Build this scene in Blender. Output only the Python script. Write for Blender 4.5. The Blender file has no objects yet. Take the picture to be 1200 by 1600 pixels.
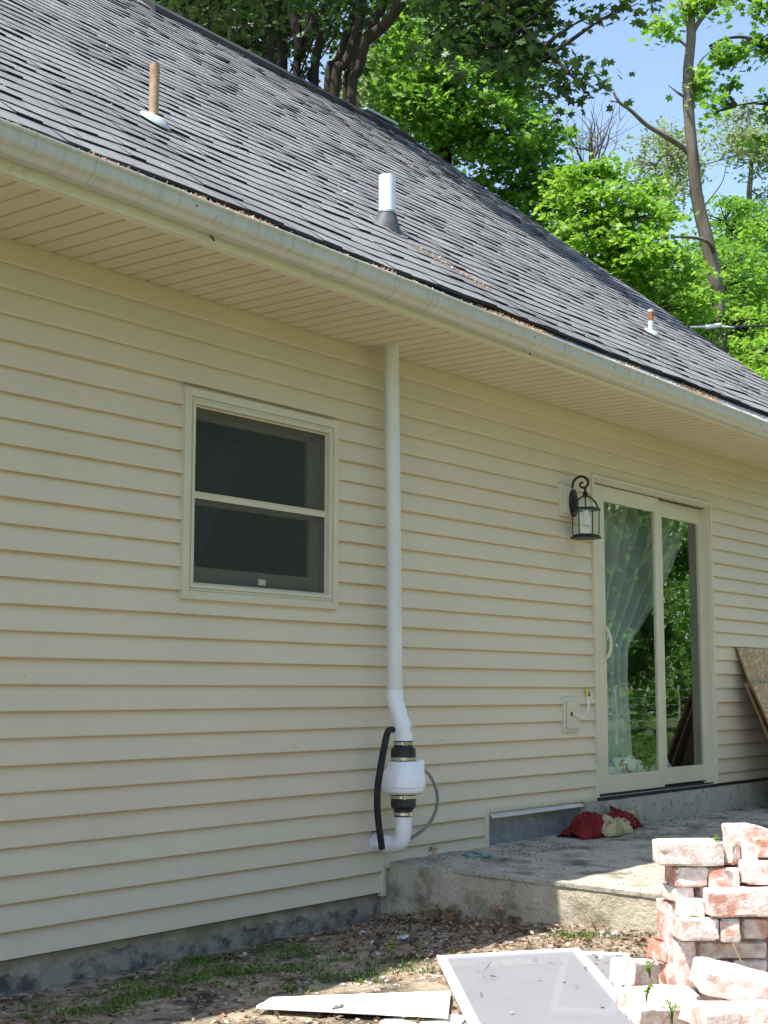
import bpy, bmesh, math, random
import numpy as np
from mathutils import Vector, noise as mn
random.seed(7); rng = np.random.default_rng(7)
SC = bpy.context.scene; COL = SC.collection

# ------------------------------------------------------------------ camera
F = 2240.0                                   # focal length in photo pixels (photo 1200 x 1600)
YAW, PITCH, ROLL = .9177, .1244, .0005
CAM = np.array([0, -4.4627, 1.1143])         # soffit is at z 2.87, soil at about 0
H = 2.87
cy, sy = math.cos(YAW), math.sin(YAW)
FW = np.array([sy*math.cos(PITCH), cy*math.cos(PITCH), math.sin(PITCH)])
R0 = np.array([cy, -sy, 0.]); U0 = np.cross(R0, FW)
RT = R0*math.cos(ROLL)+U0*math.sin(ROLL); UP = -R0*math.sin(ROLL)+U0*math.cos(ROLL)
cam = bpy.data.cameras.new('camera'); camo = bpy.data.objects.new('camera', cam); COL.objects.link(camo)
cam.sensor_fit = 'VERTICAL'; cam.sensor_height = 24; cam.lens = 24*F/1600
cam.clip_start = .05; cam.clip_end = 2000
from mathutils import Matrix
M = Matrix(((RT[0], UP[0], -FW[0], CAM[0]), (RT[1], UP[1], -FW[1], CAM[1]), (RT[2], UP[2], -FW[2], CAM[2]), (0, 0, 0, 1)))
camo.matrix_world = M; SC.camera = camo
SC.render.resolution_x = 768; SC.render.resolution_y = 1024

# ------------------------------------------------------------------ light
SUN = Vector((-.5, .105, 1.)).normalized()   # towards the sun
EL = math.asin(SUN.z); AZ = math.atan2(SUN.x, SUN.y)
w = bpy.data.worlds.new('World'); SC.world = w; w.use_nodes = True
nt = w.node_tree; nt.nodes.clear()
sk = nt.nodes.new('ShaderNodeTexSky'); sk.sky_type = 'NISHITA'; sk.sun_disc = False
sk.sun_elevation = EL; sk.sun_rotation = AZ; sk.air_density = 1.0; sk.dust_density = .8; sk.ozone_density = 0.
bg = nt.nodes.new('ShaderNodeBackground'); bg.inputs[1].default_value = .147
ow = nt.nodes.new('ShaderNodeOutputWorld')
nt.links.new(sk.outputs[0], bg.inputs[0]); nt.links.new(bg.outputs[0], ow.inputs[0])
sl = bpy.data.lights.new('sun', 'SUN'); sl.energy = 4.6; sl.angle = math.radians(.53); sl.color = (1, .96, .89)
so = bpy.data.objects.new('sun', sl); COL.objects.link(so)
so.rotation_euler = SUN.to_track_quat('Z', 'Y').to_euler(); so.location = (-20, 5, 40)
SC.view_settings.view_transform = 'Standard'; SC.view_settings.look = 'None'; SC.view_settings.gamma = 1
SC.view_settings.exposure = 1.05
SC.render.engine = 'CYCLES'
SC.cycles.max_bounces = 8; SC.cycles.transparent_max_bounces = 16

# ------------------------------------------------------------------ pixel helpers (photo pixels -> world)
def ray(px, py): return FW+RT*((px-600)/F)-UP*((py-800)/F)
def atd(px, py, d): return CAM+ray(px, py)*d
def aty(px, py, Y=0.):
    d = ray(px, py); return CAM+d*((Y-CAM[1])/d[1])
def atx(px, py, X):
    d = ray(px, py); return CAM+d*((X-CAM[0])/d[0])
def atz(px, py, Z):
    d = ray(px, py); return CAM+d*((Z-CAM[2])/d[2])

# ------------------------------------------------------------------ materials
def mat(name, c1, c2=None, scale=8., rough=.6, bump=0., bscale=40., spec=.4, metal=0., stretch=(1, 1, 1), detail=6, lo=.35, hi=.65, c3=None, s3=3., t3=(.55, .65), c4=None, s4=60., t4=(.66, .70), bd=.01):
    m = bpy.data.materials.new(name); m.use_nodes = True; n = m.node_tree; N = n.nodes; L = n.links
    b = N['Principled BSDF']; b.inputs['Roughness'].default_value = rough; b.inputs['Metallic'].default_value = metal
    b.inputs['Specular IOR Level'].default_value = spec
    if c2 is None: c2 = tuple(x*.88 for x in c1)
    tc = N.new('ShaderNodeTexCoord'); mp = N.new('ShaderNodeMapping'); mp.inputs['Scale'].default_value = stretch
    L.new(tc.outputs['Object'], mp.inputs[0])
    def noi(s, d=detail):
        t = N.new('ShaderNodeTexNoise'); t.inputs['Scale'].default_value = s; t.inputs['Detail'].default_value = d
        t.inputs['Roughness'].default_value = .6; L.new(mp.outputs[0], t.inputs['Vector']); return t
    t = noi(scale); r = N.new('ShaderNodeValToRGB'); r.color_ramp.elements[0].position = lo; r.color_ramp.elements[1].position = hi
    r.color_ramp.elements[0].color = (*c1, 1); r.color_ramp.elements[1].color = (*c2, 1)
    L.new(t.outputs[0], r.inputs[0]); out = r.outputs[0]
    if c3 is not None:
        t2 = noi(s3); r2 = N.new('ShaderNodeValToRGB'); r2.color_ramp.elements[0].position = t3[0]; r2.color_ramp.elements[1].position = t3[1]
        L.new(t2.outputs[0], r2.inputs[0]); mx = N.new('ShaderNodeMix'); mx.data_type = 'RGBA'
        L.new(r2.outputs[0], mx.inputs['Factor']); L.new(out, mx.inputs['A']); mx.inputs['B'].default_value = (*c3, 1); out = mx.outputs['Result']
    if c4 is not None:
        t5 = noi(s4, 2); r5 = N.new('ShaderNodeValToRGB'); r5.color_ramp.elements[0].position = t4[0]; r5.color_ramp.elements[1].position = t4[1]
        L.new(t5.outputs[0], r5.inputs[0]); mx = N.new('ShaderNodeMix'); mx.data_type = 'RGBA'
        L.new(r5.outputs[0], mx.inputs['Factor']); L.new(out, mx.inputs['A']); mx.inputs['B'].default_value = (*c4, 1); out = mx.outputs['Result']
    L.new(out, b.inputs['Base Color'])
    if bump:
        t4 = noi(bscale, 4); bp = N.new('ShaderNodeBump'); bp.inputs['Strength'].default_value = bump; bp.inputs['Distance'].default_value = bd
        L.new(t4.outputs[0], bp.inputs['Height']); L.new(bp.outputs[0], b.inputs['Normal'])
    m['p'] = 1
    return m

def leafmat(name, a, b_, tr=.45, c=None):
    m = bpy.data.materials.new(name); m.use_nodes = True; n = m.node_tree; N = n.nodes; L = n.links
    p = N['Principled BSDF']; p.inputs['Roughness'].default_value = .46; p.inputs['Specular IOR Level'].default_value = .45
    g = N.new('ShaderNodeNewGeometry'); r = N.new('ShaderNodeValToRGB')
    r.color_ramp.elements[0].color = (*a, 1); r.color_ramp.elements[1].color = (*b_, 1)
    if c: e = r.color_ramp.elements.new(.96); e.color = (*b_, 1); r.color_ramp.elements[-1].color = (*c, 1)
    L.new(g.outputs['Random Per Island'], r.inputs[0]); L.new(r.outputs[0], p.inputs['Base Color'])
    if tr > 0:
        t = N.new('ShaderNodeBsdfTranslucent'); mx = N.new('ShaderNodeMixShader'); mx.inputs[0].default_value = tr
        hs = N.new('ShaderNodeHueSaturation'); hs.inputs['Value'].default_value = 1.6; hs.inputs['Hue'].default_value = .485
        L.new(r.outputs[0], hs.inputs['Color']); L.new(hs.outputs[0], t.inputs[0])
        L.new(p.outputs[0], mx.inputs[1]); L.new(t.outputs[0], mx.inputs[2]); L.new(mx.outputs[0], N['Material Output'].inputs[0])
    return m

def glassmat(name, tint=(.9, .93, .9), boost=1.0, ior=1.5):
    m = bpy.data.materials.new(name); m.use_nodes = True; n = m.node_tree; N = n.nodes; L = n.links
    N.remove(N['Principled BSDF']); t = N.new('ShaderNodeBsdfTransparent'); t.inputs[0].default_value = (*tint, 1)
    g = N.new('ShaderNodeBsdfGlossy'); g.inputs['Roughness'].default_value = .0; g.inputs[0].default_value = (.95, 1, .95, 1)
    lw = N.new('ShaderNodeLayerWeight'); lw.inputs[0].default_value = .5
    pw = N.new('ShaderNodeMath'); pw.operation = 'POWER'; pw.inputs[1].default_value = 5.; L.new(lw.outputs['Facing'], pw.inputs[0])
    ma = N.new('ShaderNodeMath'); ma.operation = 'MULTIPLY_ADD'; ma.inputs[1].default_value = .95; ma.inputs[2].default_value = .045; L.new(pw.outputs[0], ma.inputs[0])
    mu = N.new('ShaderNodeMath'); mu.operation = 'MULTIPLY'; mu.inputs[1].default_value = boost; mu.use_clamp = True
    L.new(ma.outputs[0], mu.inputs[0]); x = N.new('ShaderNodeMixShader'); L.new(mu.outputs[0], x.inputs[0]); L.new(t.outputs[0], x.inputs[1]); L.new(g.outputs[0], x.inputs[2])
    # slight waviness of the float glass
    no = N.new('ShaderNodeTexNoise'); no.inputs['Scale'].default_value = 3.; tc = N.new('ShaderNodeTexCoord'); mp = N.new('ShaderNodeMapping'); mp.inputs['Scale'].default_value = (1, 1, 4)
    L.new(tc.outputs['Object'], mp.inputs[0]); L.new(mp.outputs[0], no.inputs['Vector'])
    b = N.new('ShaderNodeBump'); b.inputs['Strength'].default_value = .012; b.inputs['Distance'].default_value = .02; L.new(no.outputs[0], b.inputs['Height']); L.new(b.outputs[0], g.inputs['Normal'])
    L.new(x.outputs[0], N['Material Output'].inputs[0]); return m

def screenmat(name, col, fac):
    m = bpy.data.materials.new(name); m.use_nodes = True; n = m.node_tree; N = n.nodes; L = n.links
    p = N['Principled BSDF']; p.inputs['Base Color'].default_value = (*col, 1); p.inputs['Roughness'].default_value = .5
    t = N.new('ShaderNodeBsdfTransparent'); x = N.new('ShaderNodeMixShader'); x.inputs[0].default_value = fac
    L.new(t.outputs[0], x.inputs[1]); L.new(p.outputs[0], x.inputs[2]); L.new(x.outputs[0], N['Material Output'].inputs[0]); return m

MT = {}
MT['siding'] = mat('siding_vinyl', (.655, .56, .42), (.615, .53, .395), 1.3, .5, .06, 90, .3, c3=(.57, .50, .375), s3=.8, t3=(.5, .85), c4=(.40, .34, .24), s4=26, t4=(.755, .775))
MT['trim'] = mat('trim_vinyl', (.60, .55, .42), (.56, .51, .385), 5, .45, .03, 60)
MT['soffit'] = mat('soffit_vinyl', (.60, .52, .38), (.56, .48, .345), 2, .5, .03, 60)
MT['fascia'] = mat('fascia_metal', (.66, .62, .47), (.60, .56, .42), 3, .45, .03, 60, c3=(.40, .36, .25), s3=14, t3=(.60, .75))
MT['shingle'] = mat('asphalt_shingle', (.235, .235, .235), (.33, .328, .325), 260, .95, .9, 420, .15, detail=3, lo=.3, hi=.7, c3=(.19, .19, .20), s3=1.4, t3=(.45, .75))
MT['shingle_b'] = mat('asphalt_shingle_pale', (.26, .26, .265), (.36, .36, .365), 260, .95, .9, 420, .15, detail=3, lo=.3, hi=.7, c3=(.20, .20, .21), s3=1.4, t3=(.45, .75))
MT['edge'] = mat('asphalt_cut_edge', (.018, .018, .024), (.028, .028, .034), 60, .9)  # black cut asphalt also stands in for the shade line under each course
MT['gutter'] = mat('gutter_aluminium', (.52, .50, .43), (.45, .445, .40), 5, .5, .04, 60, .4, stretch=(9, .6, .5), c3=(.30, .27, .20), s3=5, t3=(.56, .9), c4=(.20, .18, .13), s4=16, t4=(.68, .76))
MT['gutin'] = mat('gutter_inner', (.70, .71, .72), (.52, .52, .50), 8, .5)
MT['conc'] = mat('concrete', (.48, .435, .345), (.37, .33, .25), 7, .92, .6, 60, .2, c3=(.13, .115, .085), s3=3.5, t3=(.50, .68), c4=(.14, .125, .09), s4=30, t4=(.58, .70))
MT['concside'] = mat('concrete_side', (.47, .42, .33), (.35, .305, .225), 6, .95, 1., 45, .2, c3=(.17, .15, .105), s3=6, t3=(.52, .70), c4=(.13, .11, .08), s4=60, t4=(.70, .73))
MT['stoop'] = mat('stoop_concrete', (.45, .42, .35), (.36, .335, .275), 9, .95, .7, 70, .2, c3=(.19, .175, .14), s3=22, t3=(.55, .7), c4=(.14, .12, .09), s4=75, t4=(.66, .70))
MT['galv'] = mat('galvanised_steel', (.30, .32, .32), (.20, .215, .22), 16, .5, .1, 30, .5, .35, c3=(.45, .47, .46), s3=9, t3=(.55, .75))
MT['flash'] = mat('flashing_metal', (.60, .58, .52), (.50, .48, .43), 8, .4, 0)
MT['pvc'] = mat('white_pvc', (.80, .81, .82), (.74, .755, .775), 4, .35, .02, 60, .5)
MT['pvc_dull'] = mat('weathered_pvc', (.66, .665, .63), (.60, .60, .56), 5, .45, .03, 50, .4)
MT['fan'] = mat('fan_housing_plastic', (.80, .81, .83), (.77, .78, .81), 6, .3, .02, 40, .5)
MT['rubber'] = mat('black_rubber', (.015, .015, .016), (.026, .026, .028), 30, .5, .1, 120, .4)
MT['hose'] = mat('foam_hose', (.022, .022, .024), (.035, .035, .037), 40, .9, .3, 160, .2)
MT['clamp'] = mat('steel_clamp', (.62, .60, .56), (.45, .43, .38), 40, .28, .02, 30, .5, .9)
MT['conduit'] = mat('grey_conduit', (.21, .24, .26), (.25, .28, .30), 30, .5, .1, 120)
MT['caulk'] = mat('foam_caulk', (.62, .65, .68), (.48, .52, .55), 30, .6, .6, 60)
MT['black'] = mat('black_metal', (.022, .020, .020), (.05, .045, .04), 40, .45, .2, 120, .5, .4)
MT['glass'] = glassmat('door_glass', (.90, .94, .90), 2.4)
MT['winglass'] = glassmat('window_glass', (.6, .63, .6), 1.9)
MT['lampglass'] = glassmat('lamp_glass', (.97, .98, .97), .8)
MT['screen'] = screenmat('insect_screen', (.035, .038, .032), .64)
MT['mesh'] = screenmat('fibreglass_mesh', (.27, .27, .29), .80)
MT['bulb'] = mat('white_bulb', (.85, .86, .84), (.8, .81, .8), 10, .3)
MT['rust'] = mat('rusty_iron', (.34, .22, .13), (.46, .35, .24), 14, .7, .2, 60, .3, c3=(.25, .115, .06), s3=9, t3=(.55, .7))
MT['rustpaint'] = mat('rust_and_paint', (.25, .09, .045), (.33, .13, .07), 30, .7, .2, 60, .3)
MT['lead'] = mat('lead_flashing', (.62, .65, .66), (.40, .46, .47), 12, .45, .1, 40, .5, .2)
MT['boot'] = mat('rubber_boot', (.045, .048, .055), (.08, .085, .095), 20, .6, .1, 60)
MT['osb'] = mat('osb_board', (.48, .33, .18), (.33, .21, .10), 42, .8, .4, 60, .2, stretch=(1, 2.2, .6), detail=2, c3=(.55, .42, .26), s3=30, t3=(.50, .58))
MT['ply'] = mat('plywood_edge', (.30, .19, .09), (.17, .10, .05), 30, .85, .3, 60, .2, stretch=(.3, 1, 6))
MT['paintwood'] = mat('white_painted_board', (.80, .79, .75), (.70, .68, .63), 9, .6, .15, 50, c3=(.50, .45, .38), s3=16, t3=(.64, .74))
MT['alu'] = mat('white_aluminium_frame', (.78, .78, .77), (.66, .66, .65), 10, .4, .03, 50)
MT['soil'] = mat('soil_litter', (.24, .185, .13), (.46, .38, .28), 16, .97, 1., 42, .1, c3=(.075, .058, .042), s3=4.5, t3=(.48, .62), c4=(.50, .44, .36), s4=70, t4=(.62, .67), bd=.03)
MT['grassland'] = mat('lawn_ground', (.06, .11, .03), (.13, .17, .06), 5, .95, .5, 30, .1)
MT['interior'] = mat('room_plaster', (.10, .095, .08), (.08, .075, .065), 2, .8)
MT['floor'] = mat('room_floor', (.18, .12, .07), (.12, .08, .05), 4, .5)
MT['bag'] = mat('white_plastic_bag', (.88, .87, .86), (.80, .79, .79), 12, .35, .3, 30)
MT['red'] = mat('red_print', (.45, .04, .03), (.36, .03, .03), 12, .5)
MT['redcloth'] = mat('red_cloth', (.22, .016, .016), (.12, .010, .010), 14, .75, .4, 120, .2)
MT['tancloth'] = mat('tan_cloth', (.50, .42, .24), (.36, .29, .15), 14, .8, .4, 120, .2)
MT['teal'] = mat('teal_plastic', (.16, .38, .40), (.12, .28, .30), 12, .5, .2, 60)
MT['foil'] = mat('foil', (.65, .68, .70), (.4, .42, .45), 40, .25, .6, 60, .5, .8)
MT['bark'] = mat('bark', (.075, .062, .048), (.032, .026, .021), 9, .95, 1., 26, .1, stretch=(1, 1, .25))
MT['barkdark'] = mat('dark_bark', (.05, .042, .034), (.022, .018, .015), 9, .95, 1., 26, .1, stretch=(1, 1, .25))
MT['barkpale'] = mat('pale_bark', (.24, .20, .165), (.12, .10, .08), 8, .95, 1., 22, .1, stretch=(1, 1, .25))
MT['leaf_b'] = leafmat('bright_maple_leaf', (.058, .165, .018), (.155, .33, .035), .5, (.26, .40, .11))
MT['leaf_d'] = leafmat('shaded_maple_leaf', (.020, .055, .008), (.042, .10, .014), .18)  # maple leaf darkened so that canopy shade sits in its colour
MT['leaf_y'] = leafmat('spring_leaf', (.095, .235, .022), (.215, .40, .045), .5, (.33, .48, .13))
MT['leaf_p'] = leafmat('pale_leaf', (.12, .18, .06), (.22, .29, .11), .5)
MT['grass'] = leafmat('grass_blade', (.05, .12, .018), (.13, .24, .03), .4)
MT['dead'] = leafmat('dead_leaf', (.14, .085, .05), (.36, .26, .17), .1, (.52, .44, .34))
MT['moss'] = leafmat('moss_and_litter', (.03, .028, .018), (.12, .10, .06), .05, (.10, .15, .04))
MT['needle'] = leafmat('tree_debris', (.40, .24, .13), (.62, .46, .31), .1, (.74, .70, .58))
MT['stone'] = mat('stone', (.42, .39, .35), (.28, .25, .22), 12, .9, .5, 50)
MT['curtain'] = None
MT['wire'] = mat('fence_wire', (.45, .45, .44), (.35, .35, .34), 10, .5)
MT['cable'] = mat('black_cable', (.02, .02, .022), (.03, .03, .03), 10, .6)
MT['nutyel'] = mat('yellow_plastic', (.62, .60, .04), (.5, .48, .03), 10, .4)
MT['dark'] = mat('dark_void', (.02, .02, .02), (.03, .03, .03), 10, .8)

def curtainmat():
    m = bpy.data.materials.new('sheer_curtain'); m.use_nodes = True; n = m.node_tree; N = n.nodes; L = n.links
    p = N['Principled BSDF']; p.inputs['Base Color'].default_value = (.72, .78, .74, 1); p.inputs['Roughness'].default_value = .9
    tl = N.new('ShaderNodeBsdfTranslucent'); tl.inputs[0].default_value = (.72, .78, .74, 1)
    a = N.new('ShaderNodeMixShader'); a.inputs[0].default_value = .4; L.new(p.outputs[0], a.inputs[1]); L.new(tl.outputs[0], a.inputs[2])
    t = N.new('ShaderNodeBsdfTransparent'); x = N.new('ShaderNodeMixShader'); x.inputs[0].default_value = .74
    L.new(t.outputs[0], x.inputs[1]); L.new(a.outputs[0], x.inputs[2]); L.new(x.outputs[0], N['Material Output'].inputs[0]); return m
MT['curtain'] = curtainmat()

def brickmat(name, seed, pinks):
    m = bpy.data.materials.new(name); m.use_nodes = True; n = m.node_tree; N = n.nodes; L = n.links
    b = N['Principled BSDF']; b.inputs['Roughness'].default_value = .9; b.inputs['Specular IOR Level'].default_value = .2
    tc = N.new('ShaderNodeTexCoord'); oi = N.new('ShaderNodeObjectInfo'); mp = N.new('ShaderNodeMapping')
    sc = N.new('ShaderNodeVectorMath'); sc.operation = 'SCALE'; sc.inputs['Scale'].default_value = 37.
    cb = N.new('ShaderNodeCombineXYZ')
    for i in range(3): L.new(oi.outputs['Random'], cb.inputs[i])
    L.new(cb.outputs[0], sc.inputs[0]); L.new(sc.outputs[0], mp.inputs['Location']); L.new(tc.outputs['Object'], mp.inputs[0])
    def noi(s, d=6):
        t = N.new('ShaderNodeTexNoise'); t.inputs['Scale'].default_value = s; t.inputs['Detail'].default_value = d; t.inputs['Roughness'].default_value = .65
        L.new(mp.outputs[0], t.inputs['Vector']); return t
    r1 = N.new('ShaderNodeValToRGB'); r1.color_ramp.elements[0].color = (.42, .16, .11, 1); r1.color_ramp.elements[1].color = (.60, .33, .25, 1); L.new(noi(22).outputs[0], r1.inputs[0])
    r2 = N.new('ShaderNodeValToRGB'); r2.color_ramp.elements[0].position = pinks; r2.color_ramp.elements[1].position = pinks+.09
    L.new(noi(10).outputs[0], r2.inputs[0])
    w_ = N.new('ShaderNodeValToRGB'); w_.color_ramp.elements[0].color = (.56, .38, .31, 1); w_.color_ramp.elements[1].color = (.80, .73, .69, 1); w_.color_ramp.elements[0].position = .35; w_.color_ramp.elements[1].position = .6
    L.new(noi(30).outputs[0], w_.inputs[0])
    mx = N.new('ShaderNodeMix'); mx.data_type = 'RGBA'; L.new(r2.outputs[0], mx.inputs['Factor']); L.new(r1.outputs[0], mx.inputs['A']); L.new(w_.outputs[0], mx.inputs['B'])
    L.new(mx.outputs['Result'], b.inputs['Base Color'])
    bp = N.new('ShaderNodeBump'); bp.inputs['Strength'].default_value = .8; bp.inputs['Distance'].default_value = .004; L.new(noi(130, 6).outputs[0], bp.inputs['Height']); L.new(bp.outputs[0], b.inputs['Normal'])
    return m
MT['brick'] = brickmat('painted_brick', 1, .34)
MT['brickred'] = brickmat('bare_brick', 2, .44)

def foundmat():
    m = bpy.data.materials.new('foundation'); m.use_nodes = True; n = m.node_tree; N = n.nodes; L = n.links
    b = N['Principled BSDF']; b.inputs['Roughness'].default_value = .95; b.inputs['Specular IOR Level'].default_value = .15
    tc = N.new('ShaderNodeTexCoord'); sp = N.new('ShaderNodeSeparateXYZ'); L.new(tc.outputs['Object'], sp.inputs[0])
    def noi(s, d=6):
        t = N.new('ShaderNodeTexNoise'); t.inputs['Scale'].default_value = s; t.inputs['Detail'].default_value = d; t.inputs['Roughness'].default_value = .65; L.new(tc.outputs['Object'], t.inputs['Vector']); return t
    def math_(op, a, c):
        q = N.new('ShaderNodeMath'); q.operation = op
        for i, v in enumerate((a, c)):
            if isinstance(v, (int, float)): q.inputs[i].default_value = v
            else: L.new(v, q.inputs[i])
        return q.outputs[0]
    n1 = noi(5.); n2 = noi(26.)
    edge = math_('ADD', sp.outputs[2], math_('MULTIPLY', math_('SUBTRACT', n1.outputs[0], .5), .16))
    edge = math_('ADD', edge, math_('MULTIPLY', math_('SUBTRACT', n2.outputs[0], .5), .06))
    top = N.new('ShaderNodeMapRange'); top.inputs[1].default_value = .060; top.inputs[2].default_value = .066; L.new(edge, top.inputs[0])
    tar = N.new('ShaderNodeValToRGB'); tar.color_ramp.elements[0].position = .42; tar.color_ramp.elements[1].position = .56; tar.color_ramp.elements[0].color = (.095, .092, .085, 1); tar.color_ramp.elements[1].color = (.33, .305, .25, 1)
    L.new(math_('ADD', math_('MULTIPLY', noi(15).outputs[0], .6), math_('MULTIPLY', noi(3).outputs[0], .4)), tar.inputs[0])
    con = N.new('ShaderNodeValToRGB'); con.color_ramp.elements[0].position = .35; con.color_ramp.elements[1].position = .65; con.color_ramp.elements[0].color = (.27, .235, .17, 1); con.color_ramp.elements[1].color = (.44, .40, .32, 1); L.new(noi(9).outputs[0], con.inputs[0])
    mx = N.new('ShaderNodeMix'); mx.data_type = 'RGBA'; L.new(top.outputs[0], mx.inputs['Factor']); L.new(tar.outputs[0], mx.inputs['A']); L.new(con.outputs[0], mx.inputs['B'])
    L.new(mx.outputs['Result'], b.inputs['Base Color'])
    bp = N.new('ShaderNodeBump'); bp.inputs['Strength'].default_value = .8; bp.inputs['Distance'].default_value = .01; L.new(noi(40).outputs[0], bp.inputs['Height']); L.new(bp.outputs[0], b.inputs['Normal'])
    return m
MT['found'] = foundmat()

# ------------------------------------------------------------------ mesh helpers
class MB:
    def __init__(s): s.v = []; s.f = []; s.m = []
    def add(s, vs, fs, mi=0):
        o = len(s.v); s.v += [tuple(float(c) for c in p) for p in vs]; s.f += [tuple(i+o for i in f) for f in fs]; s.m += [mi]*len(fs); return s
    def box(s, a, b, mi=0, top=(0, 0)):
        (x0, y0, z0), (x1, y1, z1) = a, b
        vs = [(x0, y0, z0), (x1, y0, z0), (x1, y1, z0), (x0, y1, z0), (x0, y0, z1), (x1, y0, z1), (x1, y1, z1), (x0, y1, z1)]
        return s.add(vs, [(0, 3, 2, 1), (4, 5, 6, 7), (0, 1, 5, 4), (1, 2, 6, 5), (2, 3, 7, 6), (3, 0, 4, 7)], mi)
    def frame(s, x0, x1, z0, z1, w, ya, yb, mi=0, wb=None, wt=None):
        """picture frame in the xz plane, four butted members"""
        wb = w if wb is None else wb; wt = w if wt is None else wt
        s.box((x0, ya, z0), (x0+w, yb, z1), mi); s.box((x1-w, ya, z0), (x1, yb, z1), mi)
        s.box((x0+w, ya, z0), (x1-w, yb, z0+wb), mi); s.box((x0+w, ya, z1-wt), (x1-w, yb, z1), mi); return s
    def tube(s, pts, r, n=10, mi=0, cap=True, jit=0.):
        pts = [np.array(p, float) for p in pts]; k = len(pts)
        rs = r if isinstance(r, (list, tuple)) else [r]*k
        if len(rs) != k: rs = list(np.interp(np.linspace(0, 1, k), np.linspace(0, 1, len(rs)), rs))
        t0 = pts[1]-pts[0]; ref = np.array([0, 0, 1.]) if abs(t0[2]) < .9*np.linalg.norm(t0) else np.array([1., 0, 0])
        a = np.cross(t0, ref); a /= np.linalg.norm(a); vs = []
        for i, p in enumerate(pts):
            t = pts[min(i+1, k-1)]-pts[max(i-1, 0)]; t = t/(np.linalg.norm(t)+1e-9)
            a = a-t*np.dot(a, t); a /= (np.linalg.norm(a)+1e-9); b = np.cross(t, a)
            for j in range(n):
                th = 2*math.pi*j/n; q = rs[i]*(1+(random.uniform(-jit, jit) if jit else 0)); vs.append(p+(a*math.cos(th)+b*math.sin(th))*q)
        fs = [(i*n+j, i*n+(j+1) % n, (i+1)*n+(j+1) % n, (i+1)*n+j) for i in range(k-1) for j in range(n)]
        if cap: fs += [tuple(range(n))[::-1], tuple((k-1)*n+j for j in range(n))]
        return s.add(vs, fs, mi)
    def lathe(s, prof, c, n=32, mi=0, ax=(0, 0, 1)):
        """prof: (radius, height) pairs along axis"""
        ax = Vector(ax).normalized(); q = Vector((0, 0, 1)).rotation_difference(ax); vs = []
        for r, h in prof:
            for j in range(n):
                th = 2*math.pi*j/n; p = q @ Vector((max(r, 1e-4)*math.cos(th), max(r, 1e-4)*math.sin(th), h)); vs.append((p.x+c[0], p.y+c[1], p.z+c[2]))
        k = len(prof)
        fs = [(i*n+j, i*n+(j+1) % n, (i+1)*n+(j+1) % n, (i+1)*n+j) for i in range(k-1) for j in range(n)]
        fs += [tuple(range(n))[::-1], tuple((k-1)*n+j for j in range(n))]
        return s.add(vs, fs, mi)
    def build(s, name, m, parent=None, smooth=False, bevel=0., loc=None, autos=None):
        me = bpy.data.meshes.new(name); v = s.v
        if loc is not None: v = [(a-loc[0], b-loc[1], c-loc[2]) for a, b, c in v]
        me.from_pydata(v, [], s.f)
        ms = m if isinstance(m, (list, tuple)) else [m]
        for q in ms: me.materials.append(q)
        me.polygons.foreach_set('material_index', s.m); me.update()
        if smooth or autos: me.polygons.foreach_set('use_smooth', [True]*len(me.polygons))
        if autos: me.set_sharp_from_angle(angle=math.radians(autos))
        o = bpy.data.objects.new(name, me); COL.objects.link(o)
        if loc is not None: o.location = tuple(loc)
        if parent is not None:
            o.parent = parent
            if loc is None: o.location = tuple(-Vector(parent_loc(parent)))
            else: o.location = tuple(Vector(loc)-Vector(parent_loc(parent)))
        if bevel:
            b = o.modifiers.new('bevel', 'BEVEL'); b.width = bevel; b.segments = 2; b.limit_method = 'ANGLE'; b.angle_limit = math.radians(40)
        return o
def parent_loc(p):
    v = Vector((0, 0, 0))
    while p is not None: v += p.location; p = p.parent
    return v
def tag(o, label=None, cat=None, group=None, kind=None):
    if label: o['label'] = label
    if cat: o['category'] = cat
    if group: o['group'] = group
    if kind: o['kind'] = kind
    return o
def empty(name, loc, label, cat, group=None):
    o = bpy.data.objects.new(name, None); COL.objects.link(o); o.location = tuple(float(c) for c in loc); o.empty_display_size = .2
    return tag(o, label, cat, group)
def catmull(pts, k=6):
    P = [np.array(p, float) for p in pts]; P = [2*P[0]-P[1]]+P+[2*P[-1]-P[-2]]; out = []
    for i in range(1, len(P)-2):
        for j in range(k):
            t = j/k; a, b, c, d = P[i-1:i+3]
            out.append(.5*((2*b)+(-a+c)*t+(2*a-5*b+4*c-d)*t*t+(-a+3*b-3*c+d)*t**3))
    out.append(P[-2]); return out

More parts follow.
